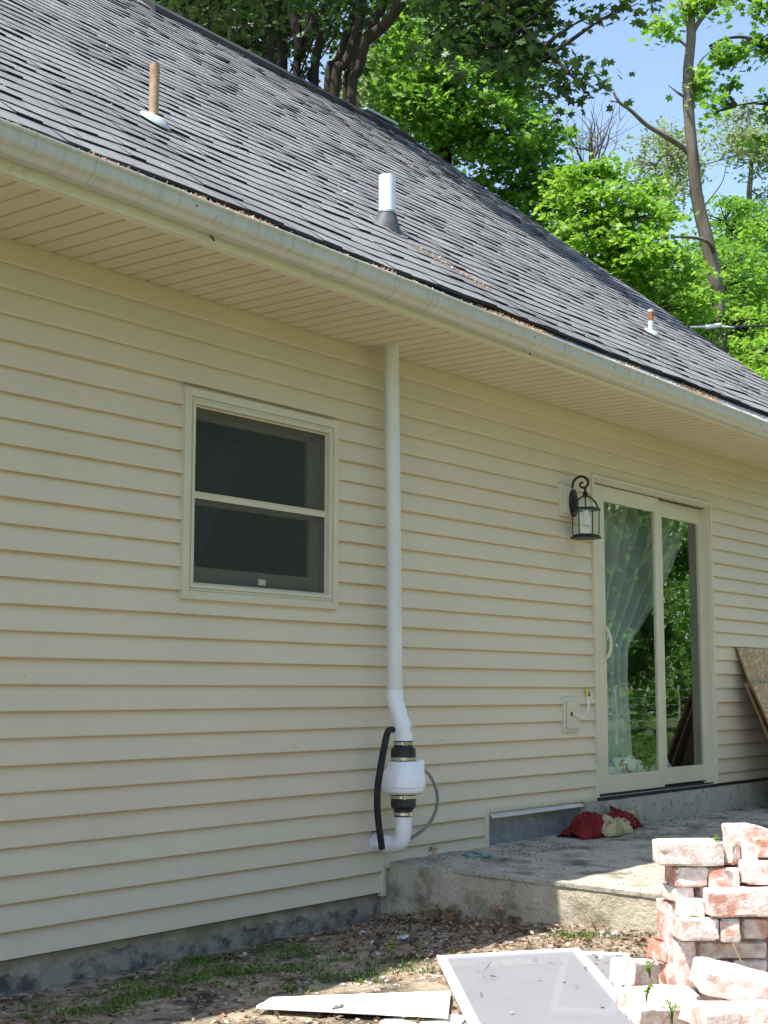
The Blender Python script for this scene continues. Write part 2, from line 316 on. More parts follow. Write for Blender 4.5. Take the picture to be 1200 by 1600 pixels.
MAPLE = np.array([(0, -.5), (.16, -.22), (.46, -.26), (.34, .02), (.5, .26), (.2, .2), (0, .55), (-.2, .2), (-.5, .26), (-.34, .02), (-.46, -.26), (-.16, -.22)])
OVAL = np.array([(0, -.5), (.24, -.15), (.2, .2), (0, .5), (-.2, .2), (-.24, -.15)])
DIAM = np.array([(0, -.5), (.3, 0), (0, .5), (-.3, 0)])
def leafmesh(name, pts, size, m, parent=None, shape=OVAL, up=.8, curl=.15, flat=None):
    n = len(pts); k = len(shape); sz = np.asarray(size if np.ndim(size) else np.full(n, size))*rng.uniform(.65, 1.3, n)
    nrm = rng.normal(size=(n, 3)); nrm[:, 2] = np.abs(nrm[:, 2])+up; nrm /= np.linalg.norm(nrm, axis=1)[:, None]
    a = rng.normal(size=(n, 3)); a -= nrm*(a*nrm).sum(1)[:, None]; a /= np.linalg.norm(a, axis=1)[:, None]; b = np.cross(nrm, a)
    V = pts[:, None, :]+(a[:, None, :]*shape[None, :, 0, None]+b[:, None, :]*shape[None, :, 1, None])*sz[:, None, None]
    rr = (shape**2).sum(1)-.1
    V = V-nrm[:, None, :]*(rr[None, :, None]*sz[:, None, None]*(curl*rng.uniform(.2, 2, n))[:, None, None])
    me = bpy.data.meshes.new(name); me.vertices.add(n*k); me.vertices.foreach_set('co', V.reshape(-1).astype(np.float32))
    me.loops.add(n*k); me.loops.foreach_set('vertex_index', np.arange(n*k, dtype=np.int32))
    me.polygons.add(n); me.polygons.foreach_set('loop_start', np.arange(0, n*k, k, dtype=np.int32)); 
    me.polygons.foreach_set('loop_total', np.full(n, k, dtype=np.int32))
    me.materials.append(m); me.update(calc_edges=True); me.validate()
    o = bpy.data.objects.new(name, me); COL.objects.link(o)
    if parent is not None: o.parent = parent; o.location = tuple(-Vector(parent_loc(parent)))
    return o

# ================================================================== HOUSE
XL, XR = -3.0, 11.25           # wall ends
ROOFM = .818; YE = -.655; ZE = H+.15+ROOFM*(.65-.62)   # eave edge of the shingles
RY, RZ = 3.78, H+.15+ROOFM*(3.78+.65)
XG = 11.47                     # gable edge of the roof
house = empty('house', (4, 0, 0), 'beige vinyl sided house with grey shingle roof and sliding glass door', 'house')

# ---- siding
S = .1016
WX0, WX1, WZ0, WZ1 = 4.364, 5.423, 1.510, 2.440        # window casing, outside
DX0, DX1, DZ0, DZ1 = 7.966, 9.736, .462, 2.485           # door trim, outside
holes = [(WX0+.02, WX1-.02, WZ0+.02, WZ1-.02), (DX0+.015, DX1-.015, -1, DZ1-.015),
         (5.80, 6.74, -1, .256), (6.74, 7.80, -1, .447), (7.80, 8.1, -1, .44), (DX1-.05, 12, -1, .468)]
def sid():
    mb = MB(); random.seed(3)
    for c in range(28):
        z1 = H-S*c; z0 = z1-S
        if c == 27: break
        dep = .027 if c % 2 else .023
        zs = sorted({z0, z1, z1-.012}|{h[2] for h in holes if z0 < h[2] < z1}|{h[3] for h in holes if z0 < h[3] < z1})
        for za, zb in zip(zs[:-1], zs[1:]):
            zm = (za+zb)/2; iv = [(XL, XR)]
            for h in holes:
                if h[2] < zm < h[3]:
                    nv = []
                    for a, b in iv:
                        if h[1] <= a or h[0] >= b: nv.append((a, b)); continue
                        if a < h[0]: nv.append((a, h[0]))
                        if b > h[1]: nv.append((h[1], b))
                    iv = nv
            fa = (z1-za)/S; fb = (z1-zb)/S
            joint = XL+((c//2)*2.37+.9) % 3.6
            for a, b in iv:
                xs = [a]+[x for x in np.arange(XL, XR, .26) if a+.02 < x < b-.02]+[b]
                js = [joint+3.66*k for k in range(5) if a+.05 < joint+3.66*k < b-.05]
                xs = sorted(set(xs)|set(js)|{j+.0015 for j in js})
                rows = []
                for x in xs:
                    wv = .0012*mn.noise(Vector((x*1.1, c*3.3, 0)))+.0006*mn.noise(Vector((x*4, c*5.1, 3)))
                    sag = .0012*mn.noise(Vector((x*.8, c//2*2.3, 9)))
                    st = -.0012 if any(j < x for j in js) and (sum(1 for j in js if j < x) % 2) else 0
                    pf = lambda f: (-.0005-.0050*(f/.118)) if f < .119 else -.0055-(dep-.0055)*(f-.118)/.882
                    yb = pf(fb)+wv+st; ya = pf(fa)+wv+st
                    r = [(x, yb, zb+(sag if fb > 1e-6 else 0)), (x, ya, za+sag)]
                    if za == z0: r += [(x, ya+.0012, za-.0025+sag), (x, 0.0, za-.001+sag)]
                    rows.append(r)
                k = len(rows[0]); vs = [p for r in rows for p in r]
                fs = [(i*k+j, i*k+j+1, (i+1)*k+j+1, (i+1)*k+j) for i in range(len(rows)-1) for j in range(k-1)]
                mb.add(vs, fs)
    return mb
siding = sid().build('siding', MT['siding'], house, autos=25)
# sheathing behind the siding (dark slots never show sky), around the openings
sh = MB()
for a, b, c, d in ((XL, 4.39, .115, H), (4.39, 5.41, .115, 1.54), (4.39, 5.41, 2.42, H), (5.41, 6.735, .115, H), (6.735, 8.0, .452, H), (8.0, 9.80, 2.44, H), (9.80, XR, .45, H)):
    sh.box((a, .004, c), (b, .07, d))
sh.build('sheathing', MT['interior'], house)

# ---- foundation
mb = MB()
xs = np.linspace(XL, 5.80, 60); zs = [-.3, 0, .04, .09, .14]
vs = [(x, .020+.006*mn.noise(Vector((x*3, z*12, 0))), z) for x in xs for z in zs]
k = len(zs); mb.add(vs, [(i*k+j, (i+1)*k+j, (i+1)*k+j+1, i*k+j+1) for i in range(len(xs)-1) for j in range(k-1)])
mb.box((5.8, .03, -.3), (XR, .1, .44))
mb.build('foundation', MT['found'], house, autos=40)

# ---- soffit with grooves every 4 inches
mb = MB(); G = .1013; x0 = 3.4331-G*62
prof = []
x = x0
while x < XG:
    prof += [(x, H+.0), (x+.004, H+.009), (x+.012, H+.009), (x+.0155, H+.0)]; x += G
vs = []; 
for X, Zz in prof: vs += [(X, -.575, Zz), (X, .004, Zz)]
mb.add(vs, [(2*i, 2*i+1, 2*i+3, 2*i+2) for i in range(len(prof)-1)])
mb.build('soffit', MT['soffit'], house)
# ---- fascia
mb = MB(); mb.box((XL, -.600, H-.012), (XG, -.5755, H+.155)); mb.box((XL, -.5755, H-.012), (XG, -.556, H-.002))
mb.build('fascia', MT['fascia'], house, bevel=.003)

# ---- gutter (slightly falling to the right)
def gdrop(x): return -.0088*(x-2.9)+.004*mn.noise(Vector((x*.7, 0, 0)))
gp = [(-.602, .125), (-.602, .036), (-.612, .031), (-.640, .030), (-.654, .031), (-.661, .038), (-.670, .050), (-.686, .058), (-.694, .066), (-.6955, .085), (-.6965, .104), (-.703, .107), (-.705, .114), (-.703, .120), (-.690, .121), (-.689, .115)]
inn = [(-.6925, .112), (-.6925, .084), (-.689, .070), (-.681, .061), (-.664, .056), (-.655, .046), (-.64, .0355), (-.606, .0355), (-.604, .045), (-.604, .125)]
mb = MB(); xs = np.linspace(XL, XG+.02, 110)
def ext(mb, prof, mi, offs=lambda x, j: 0.):
    k = len(prof); vs = [(x, y+.0025*mn.noise(Vector((x*2.2, 5, j*.15))), H+z+gdrop(x)+.0015*mn.noise(Vector((x*3.5, j*.3, 2)))) for x in xs for j, (y, z) in enumerate(prof)]
    mb.add(vs, [(i*k+j, i*k+j+1, (i+1)*k+j+1, (i+1)*k+j) for i in range(len(xs)-1) for j in range(k-1)], mi)
ext(mb, gp, 0); ext(mb, inn, 1)
e = [(XG+.02, y, H+z+gdrop(XG)) for y, z in gp]; mb.add(e, [tuple(range(len(e)))[::-1]], 0)
gut = mb.build('gutter', [MT['gutter'], MT['gutin']], house, autos=18)
# straps and screws
for x in (3.75, 6.2, 7.05, 9.1):
    mb = MB(); mb.tube([(x, -.60, H+.085+gdrop(x)), (x, -.700, H+.085+gdrop(x))], .003, 6); mb.build('gutter_spike', MT['dark'], house)

for q0, q1, q2 in (((329, 365), (331, 370), (335, 376)), ((819, 548), (826, 548), (829, 554))):
    mb = MB(); mb.tube([aty(*q0, -.606), aty(*q1, -.612), aty(*q2, -.606)], .0035, 5); mb.build('fascia_clip', MT['dark'], house)
# ---- roof
def roofz(y): return H+.15+ROOFM*(y+.65)
nrmv = np.array([0, -ROOFM, 1.])/math.hypot(ROOFM, 1); slp = np.array([0, 1., ROOFM])/math.hypot(ROOFM, 1)
L_ = (RY-YE)*math.hypot(ROOFM, 1)
mb = MB(); random.seed(11)
EX = .127; NC = int(L_/EX)+1
base0 = np.array([0, YE, roofz(YE)])
def wob(x, s): return .012*mn.noise(Vector((x*.9, s*.5, 0)))+.007*mn.noise(Vector((x*2.7, s*1.3, 4)))
for c in range(NC):
    s0 = c*EX; s1 = min(s0+EX+.03, L_+.01); off = (c*.1524+(c//6)*.05) % .3048; x = XL-.25-off
    while x < XG:
        a = max(x+.002, XL-.2); b = min(x+.3048-.002, XG+random.uniform(-.004, .006)); x += .3048
        if b-a < .02: continue
        th = random.choice((.0088, .0095, .010, .0108, .0135)); dl = random.uniform(-.0015, .0015); n_ = 3
        mi = 0 if random.random() < .6 else 1
        lift = [.0025+.0045*mn.noise(Vector(((x+k2*.1)*2.3, c*3.7, 5))) for k2 in range(n_+1)]
        cuts = [a]+sorted(a+(b-a)*q for q in (random.uniform(.25, .42), random.uniform(.55, .78)))+[b]
        for i in range(3):
            t2 = random.choice((.0050, .0055, .0062, .0072, .0108)) ; vs = []
            for xx in (cuts[i], cuts[i+1]):
                wv = wob(xx, s0); wv2 = wob(xx, s1); dd = dl+.006*mn.noise(Vector((xx*1.3, c*.8, 7)))-.12*(t2-.007)
                lf = .0015+.0045*max(0, mn.noise(Vector((xx*2.3, c*3.7, 5))))
                p0 = base0+slp*(s0+dd)+np.array([xx, 0, 0])
                vs += [p0+nrmv*(wv-.006), p0+nrmv*(wv+t2+lf), base0+slp*s1+np.array([xx, 0, 0])+nrmv*(wv2+.001)]
            mb.add([vs[0], vs[3], vs[4], vs[1]], [(0, 1, 2, 3)], 2); mb.add([vs[1], vs[4], vs[5], vs[2]], [(0, 1, 2, 3)], mi if random.random() < .7 else 1-mi)
            mb.add([vs[0], vs[1], vs[2]], [(0, 1, 2)], 2); mb.add([vs[3], vs[4], vs[5]], [(0, 2, 1)], 2)
# deck underneath, back slope and gable edge
d0 = base0-nrmv*.012+slp*.0; d1 = base0+slp*L_-nrmv*.012
def slab(x0, x1, p, q, n, t, mi):
    A = [np.array([x0, *p]), np.array([x1, *p]), np.array([x1, *q]), np.array([x0, *q])]; n3 = np.array([0, *n])*t
    mb.add(A+[a-n3 for a in A], [(0, 1, 2, 3), (7, 6, 5, 4), (0, 4, 5, 1), (1, 5, 6, 2), (2, 6, 7, 3), (3, 7, 4, 0)], mi)
slab(XL-.2, XG-.01, d0[1:], d1[1:], nrmv[1:], .02, 2)
bk = np.array([2*RY-YE, roofz(YE)]); slab(XL-.2, XG-.01, (RY, RZ-.012), tuple(bk), (ROOFM/math.hypot(1, ROOFM), 1/math.hypot(1, ROOFM)), .03, 0)
roof = mb.build('roof', [MT['shingle'], MT['shingle_b'], MT['edge']], house)
def az(x, y): zt2 = roofz(YE)-.018; zl_ = H+.1205+gdrop(x); return zl_+(zt2-zl_)*(y+.688)/(-.640+.688)
DE = MB(); X_ = np.linspace(XL, XG, 120); vs = []
for x in X_: vs += [(x, -.6885, az(x, -.6885)), (x, -.664, az(x, -.664)+.0015*mn.noise(Vector((x*4, 0, 0)))), (x, -.640, az(x, -.640)), (x, -.60, az(x, -.640)+.01)]
DE.add(vs, [(i*4+j, (i+1)*4+j, (i+1)*4+j+1, i*4+j+1) for i in range(len(X_)-1) for j in range(3)]); DE.build('drip_edge', MT['gutin'], house)
# ridge vent, black, from left part to near the gable, and thin cap further left
mb = MB(); xs = np.linspace(7.55, 11.1, 40)
k = 5
vs = []
for x in xs:
    wz = .006*mn.noise(Vector((x*3, 0, 0)))
    for y, z in ((-.16, -.13), (-.15, -.075), (0, .048), (.15, -.075), (.16, -.13)): vs.append((x, RY+y, RZ+z+wz+.012))
mb.add(vs, [(i*k+j, (i+1)*k+j, (i+1)*k+j+1, i*k+j+1) for i in range(len(xs)-1) for j in range(k-1)]); mb.add(vs[:5], [(0, 1, 2, 3, 4)]); mb.add(vs[-5:], [(4, 3, 2, 1, 0)])
mb.build('ridge_vent', MT['edge'], house)
for xa, xb in ((XL-.2, 7.4), (11.0, XG-.15)):
  mb = MB(); x = xa
  while x < xb:
    mb.add([(x, RY-.14, RZ-.098), (x, RY, RZ+.022), (x, RY+.14, RZ-.098), (x+.16, RY-.14, RZ-.105), (x+.16, RY, RZ+.012), (x+.16, RY+.14, RZ-.105)], [(0, 3, 4, 1), (1, 4, 5, 2), (0, 1, 2), (3, 5, 4)])
    x += .145
  mb.build('ridge_cap', MT['shingle'], house)
# drip edge and gable board
mb = MB()
for sgn in (1,):
    p = [np.array([XG-.02, YE, roofz(YE)-.02]), np.array([XG-.02, RY, RZ-.02]), np.array([XG-.02, 2*RY-YE, roofz(YE)-.02])]
    vs = [q for a in p for q in (a, a-np.array([0, 0, .15]), a-np.array([.03, 0, 0]), a-np.array([.03, 0, .15]))]
    mb.add(vs, [(0, 4, 5, 1), (4, 8, 9, 5), (2, 3, 7, 6), (6, 7, 11, 10), (1, 5, 7, 3), (5, 9, 11, 7)])
mb.build('rake_board', MT['fascia'], house)
mb = MB(); mb.add([(XR, 0, 0), (XR, 2*RY, 0), (XR, 2*RY, H), (XR, RY, RZ-.2), (XR, 0, H)], [(0, 1, 2, 3, 4)]); mb.add([(XL, 0, 0), (XL, 2*RY, 0), (XL, 2*RY, H), (XL, RY, RZ-.2), (XL, 0, H)], [(4, 3, 2, 1, 0)]); mb.box((XL, 2*RY-.1, 0), (XR, 2*RY, H))
mb.build('end_wall', MT['siding'], house)
# interior behind the openings
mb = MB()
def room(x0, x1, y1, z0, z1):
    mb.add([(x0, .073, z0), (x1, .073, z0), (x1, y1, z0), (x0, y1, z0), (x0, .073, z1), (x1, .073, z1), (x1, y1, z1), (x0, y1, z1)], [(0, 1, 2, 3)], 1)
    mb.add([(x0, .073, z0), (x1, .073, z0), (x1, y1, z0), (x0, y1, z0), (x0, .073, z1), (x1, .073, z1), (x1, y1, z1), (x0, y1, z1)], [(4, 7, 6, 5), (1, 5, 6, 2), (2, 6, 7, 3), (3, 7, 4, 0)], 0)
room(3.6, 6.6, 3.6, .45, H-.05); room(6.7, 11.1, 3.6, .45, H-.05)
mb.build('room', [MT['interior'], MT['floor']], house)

# ---- trim pieces at the base
mb = MB()
for q0, q1 in (((5.780, -.031, .105), (5.806, -.0005, .262)), ((5.813, -.008, .105), (5.862, .012, .235)), ((5.806, -.029, .240), (6.735, -.002, .262)), ((6.715, -.034, .262), (6.745, -.001, .452)), ((6.745, -.030, .452), (DX0, -.002, .472)), ((DX1, -.030, .462), (10.95, -.004, .480))):
    mb = MB(); mb.box(q0, q1); mb.build('base_trim', MT['trim'], house, bevel=.002)
mb = MB(); A = aty(903, 1252, -.02)
mb.add([(6.752, -.0075, .451), (7.78, -.0075, .451), (7.78, -.040, .428), (6.765, -.040, .425)], [(0, 1, 2, 3)]); mb.add([(6.765, -.040, .425), (7.78, -.040, .428), (7.78, -.042, .421), (6.765, -.042, .418)], [(0, 1, 2, 3)])
mb.build('flashing', MT['flash'], house)
mb = MB(); vs = []; xs = np.linspace(6.748, 7.79, 22); zs = np.linspace(.2, .45, 6)
vs = [(x, .006+.004*mn.noise(Vector((x*3, z*5, 0))), z) for x in xs for z in zs]; k = 6
mb.add(vs, [(i*k+j, (i+1)*k+j, (i+1)*k+j+1, i*k+j+1) for i in range(len(xs)-1) for j in range(k-1)])
mb.build('steel_panel', MT['galv'], house, smooth=True)

# ---- window
mb = MB()
mb.frame(WX0, WX1, WZ0, WZ1, .036, -.034, -.001)                       # flat outer casing
mb.frame(WX0+.037, WX1-.037, WZ0+.037, WZ1-.037, .013, -.026, .03)
mb.frame(WX0+.051, WX1-.051, WZ0+.051, WZ1-.051, .016, -.031, .05)
mb.frame(WX0+.068, WX1-.068, WZ0+.068, WZ1-.068, .018, .028, .10)
win = mb.build('window', MT['trim'], house, bevel=.0015)
win['label'] = 'double hung window with insect screen in beige frame'
ix0, ix1, iz0, iz1 = WX0+.068, WX1-.068, WZ0+.068, WZ1-.068
zm = (iz0+iz1)/2
mb = MB(); mb.frame(ix0+.016, ix1-.016, zm-.03, iz1-.012, .030, .066, .095, wb=.05); mb.build('sash', MT['trim'], win, bevel=.002)
mb = MB(); mb.frame(ix0+.012, ix1-.012, iz0+.012, zm+.018, .055, .034, .064, wb=.07, wt=.055); mb.build('sash', MT['trim'], win, bevel=.002)
mb = MB(); mb.add([(ix0+.03, .080, zm), (ix1-.03, .080, zm), (ix1-.03, .080, iz1-.04), (ix0+.03, .080, iz1-.04)], [(0, 1, 2, 3)]); mb.build('pane', MT['winglass'], win)
mb = MB(); mb.add([(ix0+.05, .050, iz0+.06), (ix1-.05, .050, iz0+.06), (ix1-.05, .050, zm-.02), (ix0+.05, .050, zm-.02)], [(0, 1, 2, 3)]); mb.build('pane', MT['winglass'], win)
mb = MB(); mb.add([(ix0, -.004, iz0), (ix1, -.004, iz0), (ix1, -.004, iz1), (ix0, -.004, iz1)], [(0, 1, 2, 3)]); mb.build('insect_screen', MT['screen'], win)
mb = MB(); mb.frame(ix0+.0005, ix1-.0005, iz0+.0005, iz1-.0005, .008, -.010, -.005); mb.box((ix0+.008, -.009, zm-.018), (ix1-.008, -.006, zm+.006)); mb.box((ix0+.008, -.0125, zm+.0065), (ix1-.008, -.005, zm+.012)); mb.build('screen_frame', MT['trim'], win)
cxw = ix0+.5*(ix1-ix0); mb = MB(); mb.frame(cxw-.022, cxw+.022, iz0+.020, iz0+.046, .004, -.012, -.009); mb.box((cxw-.012, -.0115, iz0+.028), (cxw+.012, -.0095, iz0+.038)); mb.build('latch', MT['fascia'], win)

# ---- sliding door
mb = MB()
mb.frame(DX0, DX1, DZ0, DZ1, .022, -.036, -.001, wb=.001)
mb.frame(DX0+.0225, DX1-.0225, DZ0, DZ1-.0225, .018, -.020, .072, wb=.001)
mb.box((DX0+.03, -.042, DZ1-.034), (DX1-.008, -.0365, DZ1-.026))
door = mb.build('sliding_door', MT['trim'], house, bevel=.002)
door['label'] = 'two panel sliding glass door in beige frame with curtain behind'
a0, a1 = DX0+.045, DX1-.045
mb = MB(); [mb.box((p0, .004, q0), (p1, .034, q1)) for p0, p1, q0, q1 in ((8.02, 8.183, .475, DZ1-.046), (8.905, 8.963, .475, DZ1-.046), (8.183, 8.905, .475, 0.586), (8.183, 8.905, 2.340, DZ1-.046))]; pa = mb.build('sliding_panel', MT['trim'], door, bevel=.003)
mb = MB(); [mb.box((p0, .040, q0), (p1, .070, q1)) for p0, p1, q0, q1 in ((9.009, 9.079, .485, DZ1-.046), (9.677, 9.740, .485, DZ1-.046), (9.079, 9.677, .485, 0.596), (9.079, 9.677, 2.329, DZ1-.046))]; pb = mb.build('fixed_panel', MT['trim'], door, bevel=.003)
mb = MB(); mb.add([(8.179, 0.018, .56), (8.909, 0.018, .56), (8.909, 0.018, 2.350), (8.179, 0.018, 2.350)], [(0, 1, 2, 3)]); mb.build('pane', MT['glass'], door)
mb = MB(); mb.add([(9.073, 0.054, .56), (9.681, 0.054, .56), (9.681, 0.054, 2.339), (9.073, 0.054, 2.339)], [(0, 1, 2, 3)]); mb.build('pane', MT['glass'], door)
mb = MB(); mb.box((a0-.02, -.03, .440), (a1+.02, .11, .461)); mb.box((a0, -.012, .461), (a1, -.006, .472)); mb.box((a0, .058, .461), (a1, .064, .474)); mb.build('threshold', MT['dark'], door, bevel=.002)
hz0, hz1 = aty(945, 1034, -.0)[2], aty(945, 976, -.0)[2]; hx = float(aty(946.5, 1005, .0)[0])
mb = MB(); mb.tube(catmull([(hx, .022, hz0+.01), (hx, -.012, hz0+.03), (hx, -.034, hz0+.08), (hx, -.036, (hz0+hz1)/2), (hx, -.034, hz1-.08), (hx, -.012, hz1-.03), (hx, .022, hz1-.01)], 5), .010, 8)
mb.box((hx-.020, .014, hz0), (hx+.020, .0215, hz1)); mb.build('handle', MT['fascia'], door, autos=40)

# ---- curtain, bags inside
def sheet(name, grid, m, parent=None, smooth=True):
    nu, nv = len(grid), len(grid[0]); mb = MB(); mb.add([p for r in grid for p in r], [(i*nv+j, (i+1)*nv+j, (i+1)*nv+j+1, i*nv+j+1) for i in range(nu-1) for j in range(nv-1)]); return mb.build(name, m, parent, smooth=smooth)
EP = sorted([(aty(px, py, .2)[2], aty(px, py, .2)[0]) for px, py in ((1088, 800), (1076, 830), (1052, 885), (1030, 925), (1006, 972), (988, 1000), (982, 1012), (984, 1100), (985, 1210))]); EZ = [q[0] for q in EP]; EXX = [q[1] for q in EP]
g = []
TL, TR = 8.15, 9.68; zt, ztie, zb_ = 2.42, 1.48, .50
for i in range(90):
    u = i/89; row = []
    for j in range(40):
        v = j/39; z = zt+(zb_-zt)*v
        right = float(np.interp(z, EZ, EXX)); left = TL
        x = left+(right-left)*u; y = .20+.028*math.sin(u*46+1.3*math.sin(v*4))+.010*math.sin(u*91)
        row.append((x, y, z))
    g.append(row)
tag(sheet('curtain', g, MT['curtain']), 'sheer pale curtain swept to the left behind the sliding glass door', 'curtain')
g = []
for i in range(40):
    u = i/39; row = []
    for j in range(24):
        v = j/23; t = v; right = 5.35-(5.35-4.9)*t**.8; left = 4.62+.2*t if v < .7 else 4.76; x = left+(right-left)*u
        row.append((x, .5+.02*math.sin(u*30+v*3), 2.36+(1.5-2.36)*v))
    g.append(row)
tag(sheet('curtain', g, MT['curtain']), 'faint sheer curtain hanging behind the dark double hung window', 'curtain')
def lump(name, c, r, m, seed, n=3, amp=.35, fr=4., sub=4, flat=None):
    bm = bmesh.new(); bmesh.ops.create_icosphere(bm, subdivisions=sub, radius=1)
    for v in bm.verts:
        d = v.co.copy(); k = 1+amp*mn.fractal(d*fr*.35+Vector((seed, 0, 0)), .7, 2.2, 5)-.12*abs(math.sin(d.x*fr*3+d.y*5+seed))
        v.co = Vector((d.x*r[0]*k, d.y*r[1]*k, d.z*r[2]*k))
        if flat is not None and v.co.z < flat: v.co.z = flat
    me = bpy.data.meshes.new(name); bm.to_mesh(me); bm.free(); me.materials.append(m)
    me.polygons.foreach_set('use_smooth', [True]*len(me.polygons)); o = bpy.data.objects.new(name, me); COL.objects.link(o); o.location = tuple(float(q) for q in c); return o
b1 = lump('plastic_bag', (8.62, .125, .60), (.24, .035, .10), MT['bag'], 2.1, flat=-.12); tag(b1, 'white plastic bag with red lettering slumped inside the left door pane', 'plastic bag')
b1b = lump('bag_corner', (-.30, 0, -.055), (.20, .03, .05), MT['bag'], 5.3); b1b.parent = b1
mb = MB(); random.seed(5)
for k_ in range(4):
    pts = [(-.13+.04*k_+.03*math.sin(t*5+k_), -.048-.004*k_, .05-.025*k_+.02*math.sin(t*6+k_*2)) for t in np.linspace(0, 1.4, 9)]
    mb.tube(pts, .0035, 5)
pr = mb.build('red_lettering', MT['red']); pr.parent = b1
b2 = lump('plastic_bag', (9.21, .155, .585), (.13, .03, .07), MT['bag'], 7.7, flat=-.1); tag(b2, 'smaller white plastic bag at the foot of the right door pane', 'plastic bag')

# ================================================================== stoop, slab, ground
def rough_box(name, x0, x1, y0, y1, z0, z1, m, amp=.004, fr=9, res=.05, loc=None, topfn=None, parent=None, mi_side=None):
    """box with gridded, slightly uneven faces"""
    mb = MB()
    def fc(o, a, b, na, nb, mi):
        vs = []
        for i in range(na+1):
            for j in range(nb+1):
                p = np.array(o)+np.array(a)*i/na+np.array(b)*j/nb
                q = Vector(tuple(p*fr)); d = np.array([mn.noise(q), mn.noise(q+Vector((9, 0, 0))), mn.noise(q+Vector((0, 9, 0)))])*amp
                p = p+d
                if topfn is not None and p[2] > (z0+z1)/2-1e9: p[2] += topfn(p[0], p[1])*max(0, min(1, (p[2]-z0)/(z1-z0)))
                vs.append(p)
        mb.add(vs, [(i*(nb+1)+j, (i+1)*(nb+1)+j, (i+1)*(nb+1)+j+1, i*(nb+1)+j+1) for i in range(na) for j in range(nb)], mi)
    X, Y, Zz = x1-x0, y1-y0, z1-z0; n = lambda d: max(2, int(d/res))
    fc((x0, y0, z1), (X, 0, 0), (0, Y, 0), n(X), n(Y), 0)
    s_ = 1 if mi_side is None else mi_side
    fc((x0, y0, z0), (X, 0, 0), (0, 0, Zz), n(X), n(Zz), s_); fc((x0, y1, z0), (0, -Y, 0), (0, 0, Zz), n(Y), n(Zz), s_); fc((x1, y0, z0), (0, Y, 0), (0, 0, Zz), n(Y), n(Zz), s_)
    return mb.build(name, m, parent, smooth=False, loc=loc, autos=40)
rough_box('patio', 5.845, 12.2, -4.2, .03, -.2, .268, [MT['conc'], MT['concside']], amp=.006, res=.06, topfn=lambda x, y: .028*min(y, 0)+(.006 if y < -.4 and x < 5.87 else 0))['kind'] = 'structure'
ob = bpy.data.objects['patio']
# raised trowelled lip along the slab's left edge
mb = MB(); ys = np.linspace(-.42, -4.1, 60); vs = []
for y in ys:
    q = .003*mn.noise(Vector((y*5, 0, 0))); zt_ = .268+.028*y
    vs += [(5.838+q, y, zt_-.012), (5.836+q, y, zt_+.006), (5.90+q, y, zt_+.007), (5.915, y, zt_+.001)]
k = 4; mb.add(vs, [(i*k+j, i*k+j+1, (i+1)*k+j+1, (i+1)*k+j) for i in range(len(ys)-1) for j in range(3)])
lip = mb.build('slab_edging', MT['stoop']); lip.parent = ob
st = rough_box('stoop', 7.80, 10.58, -.055, .11, .20, .438, [MT['stoop'], MT['stoop']], amp=.004, res=.05)
tag(st, kind='structure')

NX = np.concatenate([-np.geomspace(400, 3, 22)+2, np.arange(0, 9, .05), 9+np.geomspace(.3, 400, 24)])
NY = np.concatenate([-np.geomspace(400, .6, 30)-3.2, np.arange(-3.75, .5, .05), .5+np.geomspace(.3, 400, 24)])
NX = np.unique(NX); NY = np.unique(NY)
def gz(x, y):
    b = .055*min(1, max(0, -y/1.0))**1.2-.012
    near = math.exp(-((x-5)**2+(y+1.5)**2)/60)
    z = b+near*(.018*mn.noise(Vector((x*1.7, y*1.7, 0)))+.013*mn.noise(Vector((x*6, y*6, 3)))+.010*mn.noise(Vector((x*15, y*15, 5))))
    if y > .2: z = -.05
    if y < -3.6: z -= 0
    return z
vs = [(x, y, gz(x, y)) for x in NX for y in NY]; k = len(NY)
mb = MB(); mb.add(vs, [(i*k+j, (i+1)*k+j, (i+1)*k+j+1, i*k+j+1) for i in range(len(NX)-1) for j in range(k-1)])
for q, f in enumerate(mb.f):
    c = vs[f[0]]
    if c[1] < -3.9 or c[1] > 9 or c[0] > 12.5 or c[0] < -4: mb.m[q] = 1
gr = mb.build('ground', [MT['soil'], MT['grassland']], smooth=True); tag(gr, kind='structure')

# ---- leaf litter, gravel, grass near the camera
def onground(n, poly, dz=0.):
    xs_, ys_ = zip(*poly); out = []
    def inside(x, y):
        c = False; j = len(poly)-1
        for i in range(len(poly)):
            if (poly[i][1] > y) != (poly[j][1] > y) and x < (poly[j][0]-poly[i][0])*(y-poly[i][1])/(poly[j][1]-poly[i][1])+poly[i][0]: c = not c
            j = i
        return c
    while len(out) < n:
        x = random.uniform(min(xs_), max(xs_)); y = random.uniform(min(ys_), max(ys_))
        if inside(x, y): out.append((x, y, gz(x, y)+dz))
    return np.array(out)
random.seed(21)
yard = [(2.6, -.02), (5.83, -.02), (5.83, -3.4), (2.6, -3.4)]
A = onground(5200, yard, .006)
dens = np.array([mn.noise(Vector((p[0]*2.2, p[1]*2.2, 1))) for p in A]); A = A[(dens > -.22) | (A[:, 0] > 5.2)]
B = onground(1500, [(4.9, -.1), (5.83, -.02), (5.83, -2.4), (4.6, -1.9)], .012)
C = onground(260, [(5.60, -.05), (5.83, -.02), (5.83, -1.6), (5.70, -1.6)], .03)
tag(leafmesh('leaf_litter', np.vstack([A, B, C]), .030, MT['dead'], None, OVAL, 1.6, .9), 'brown and tan dead leaves scattered over the bare soil', 'leaf litter', kind='stuff')
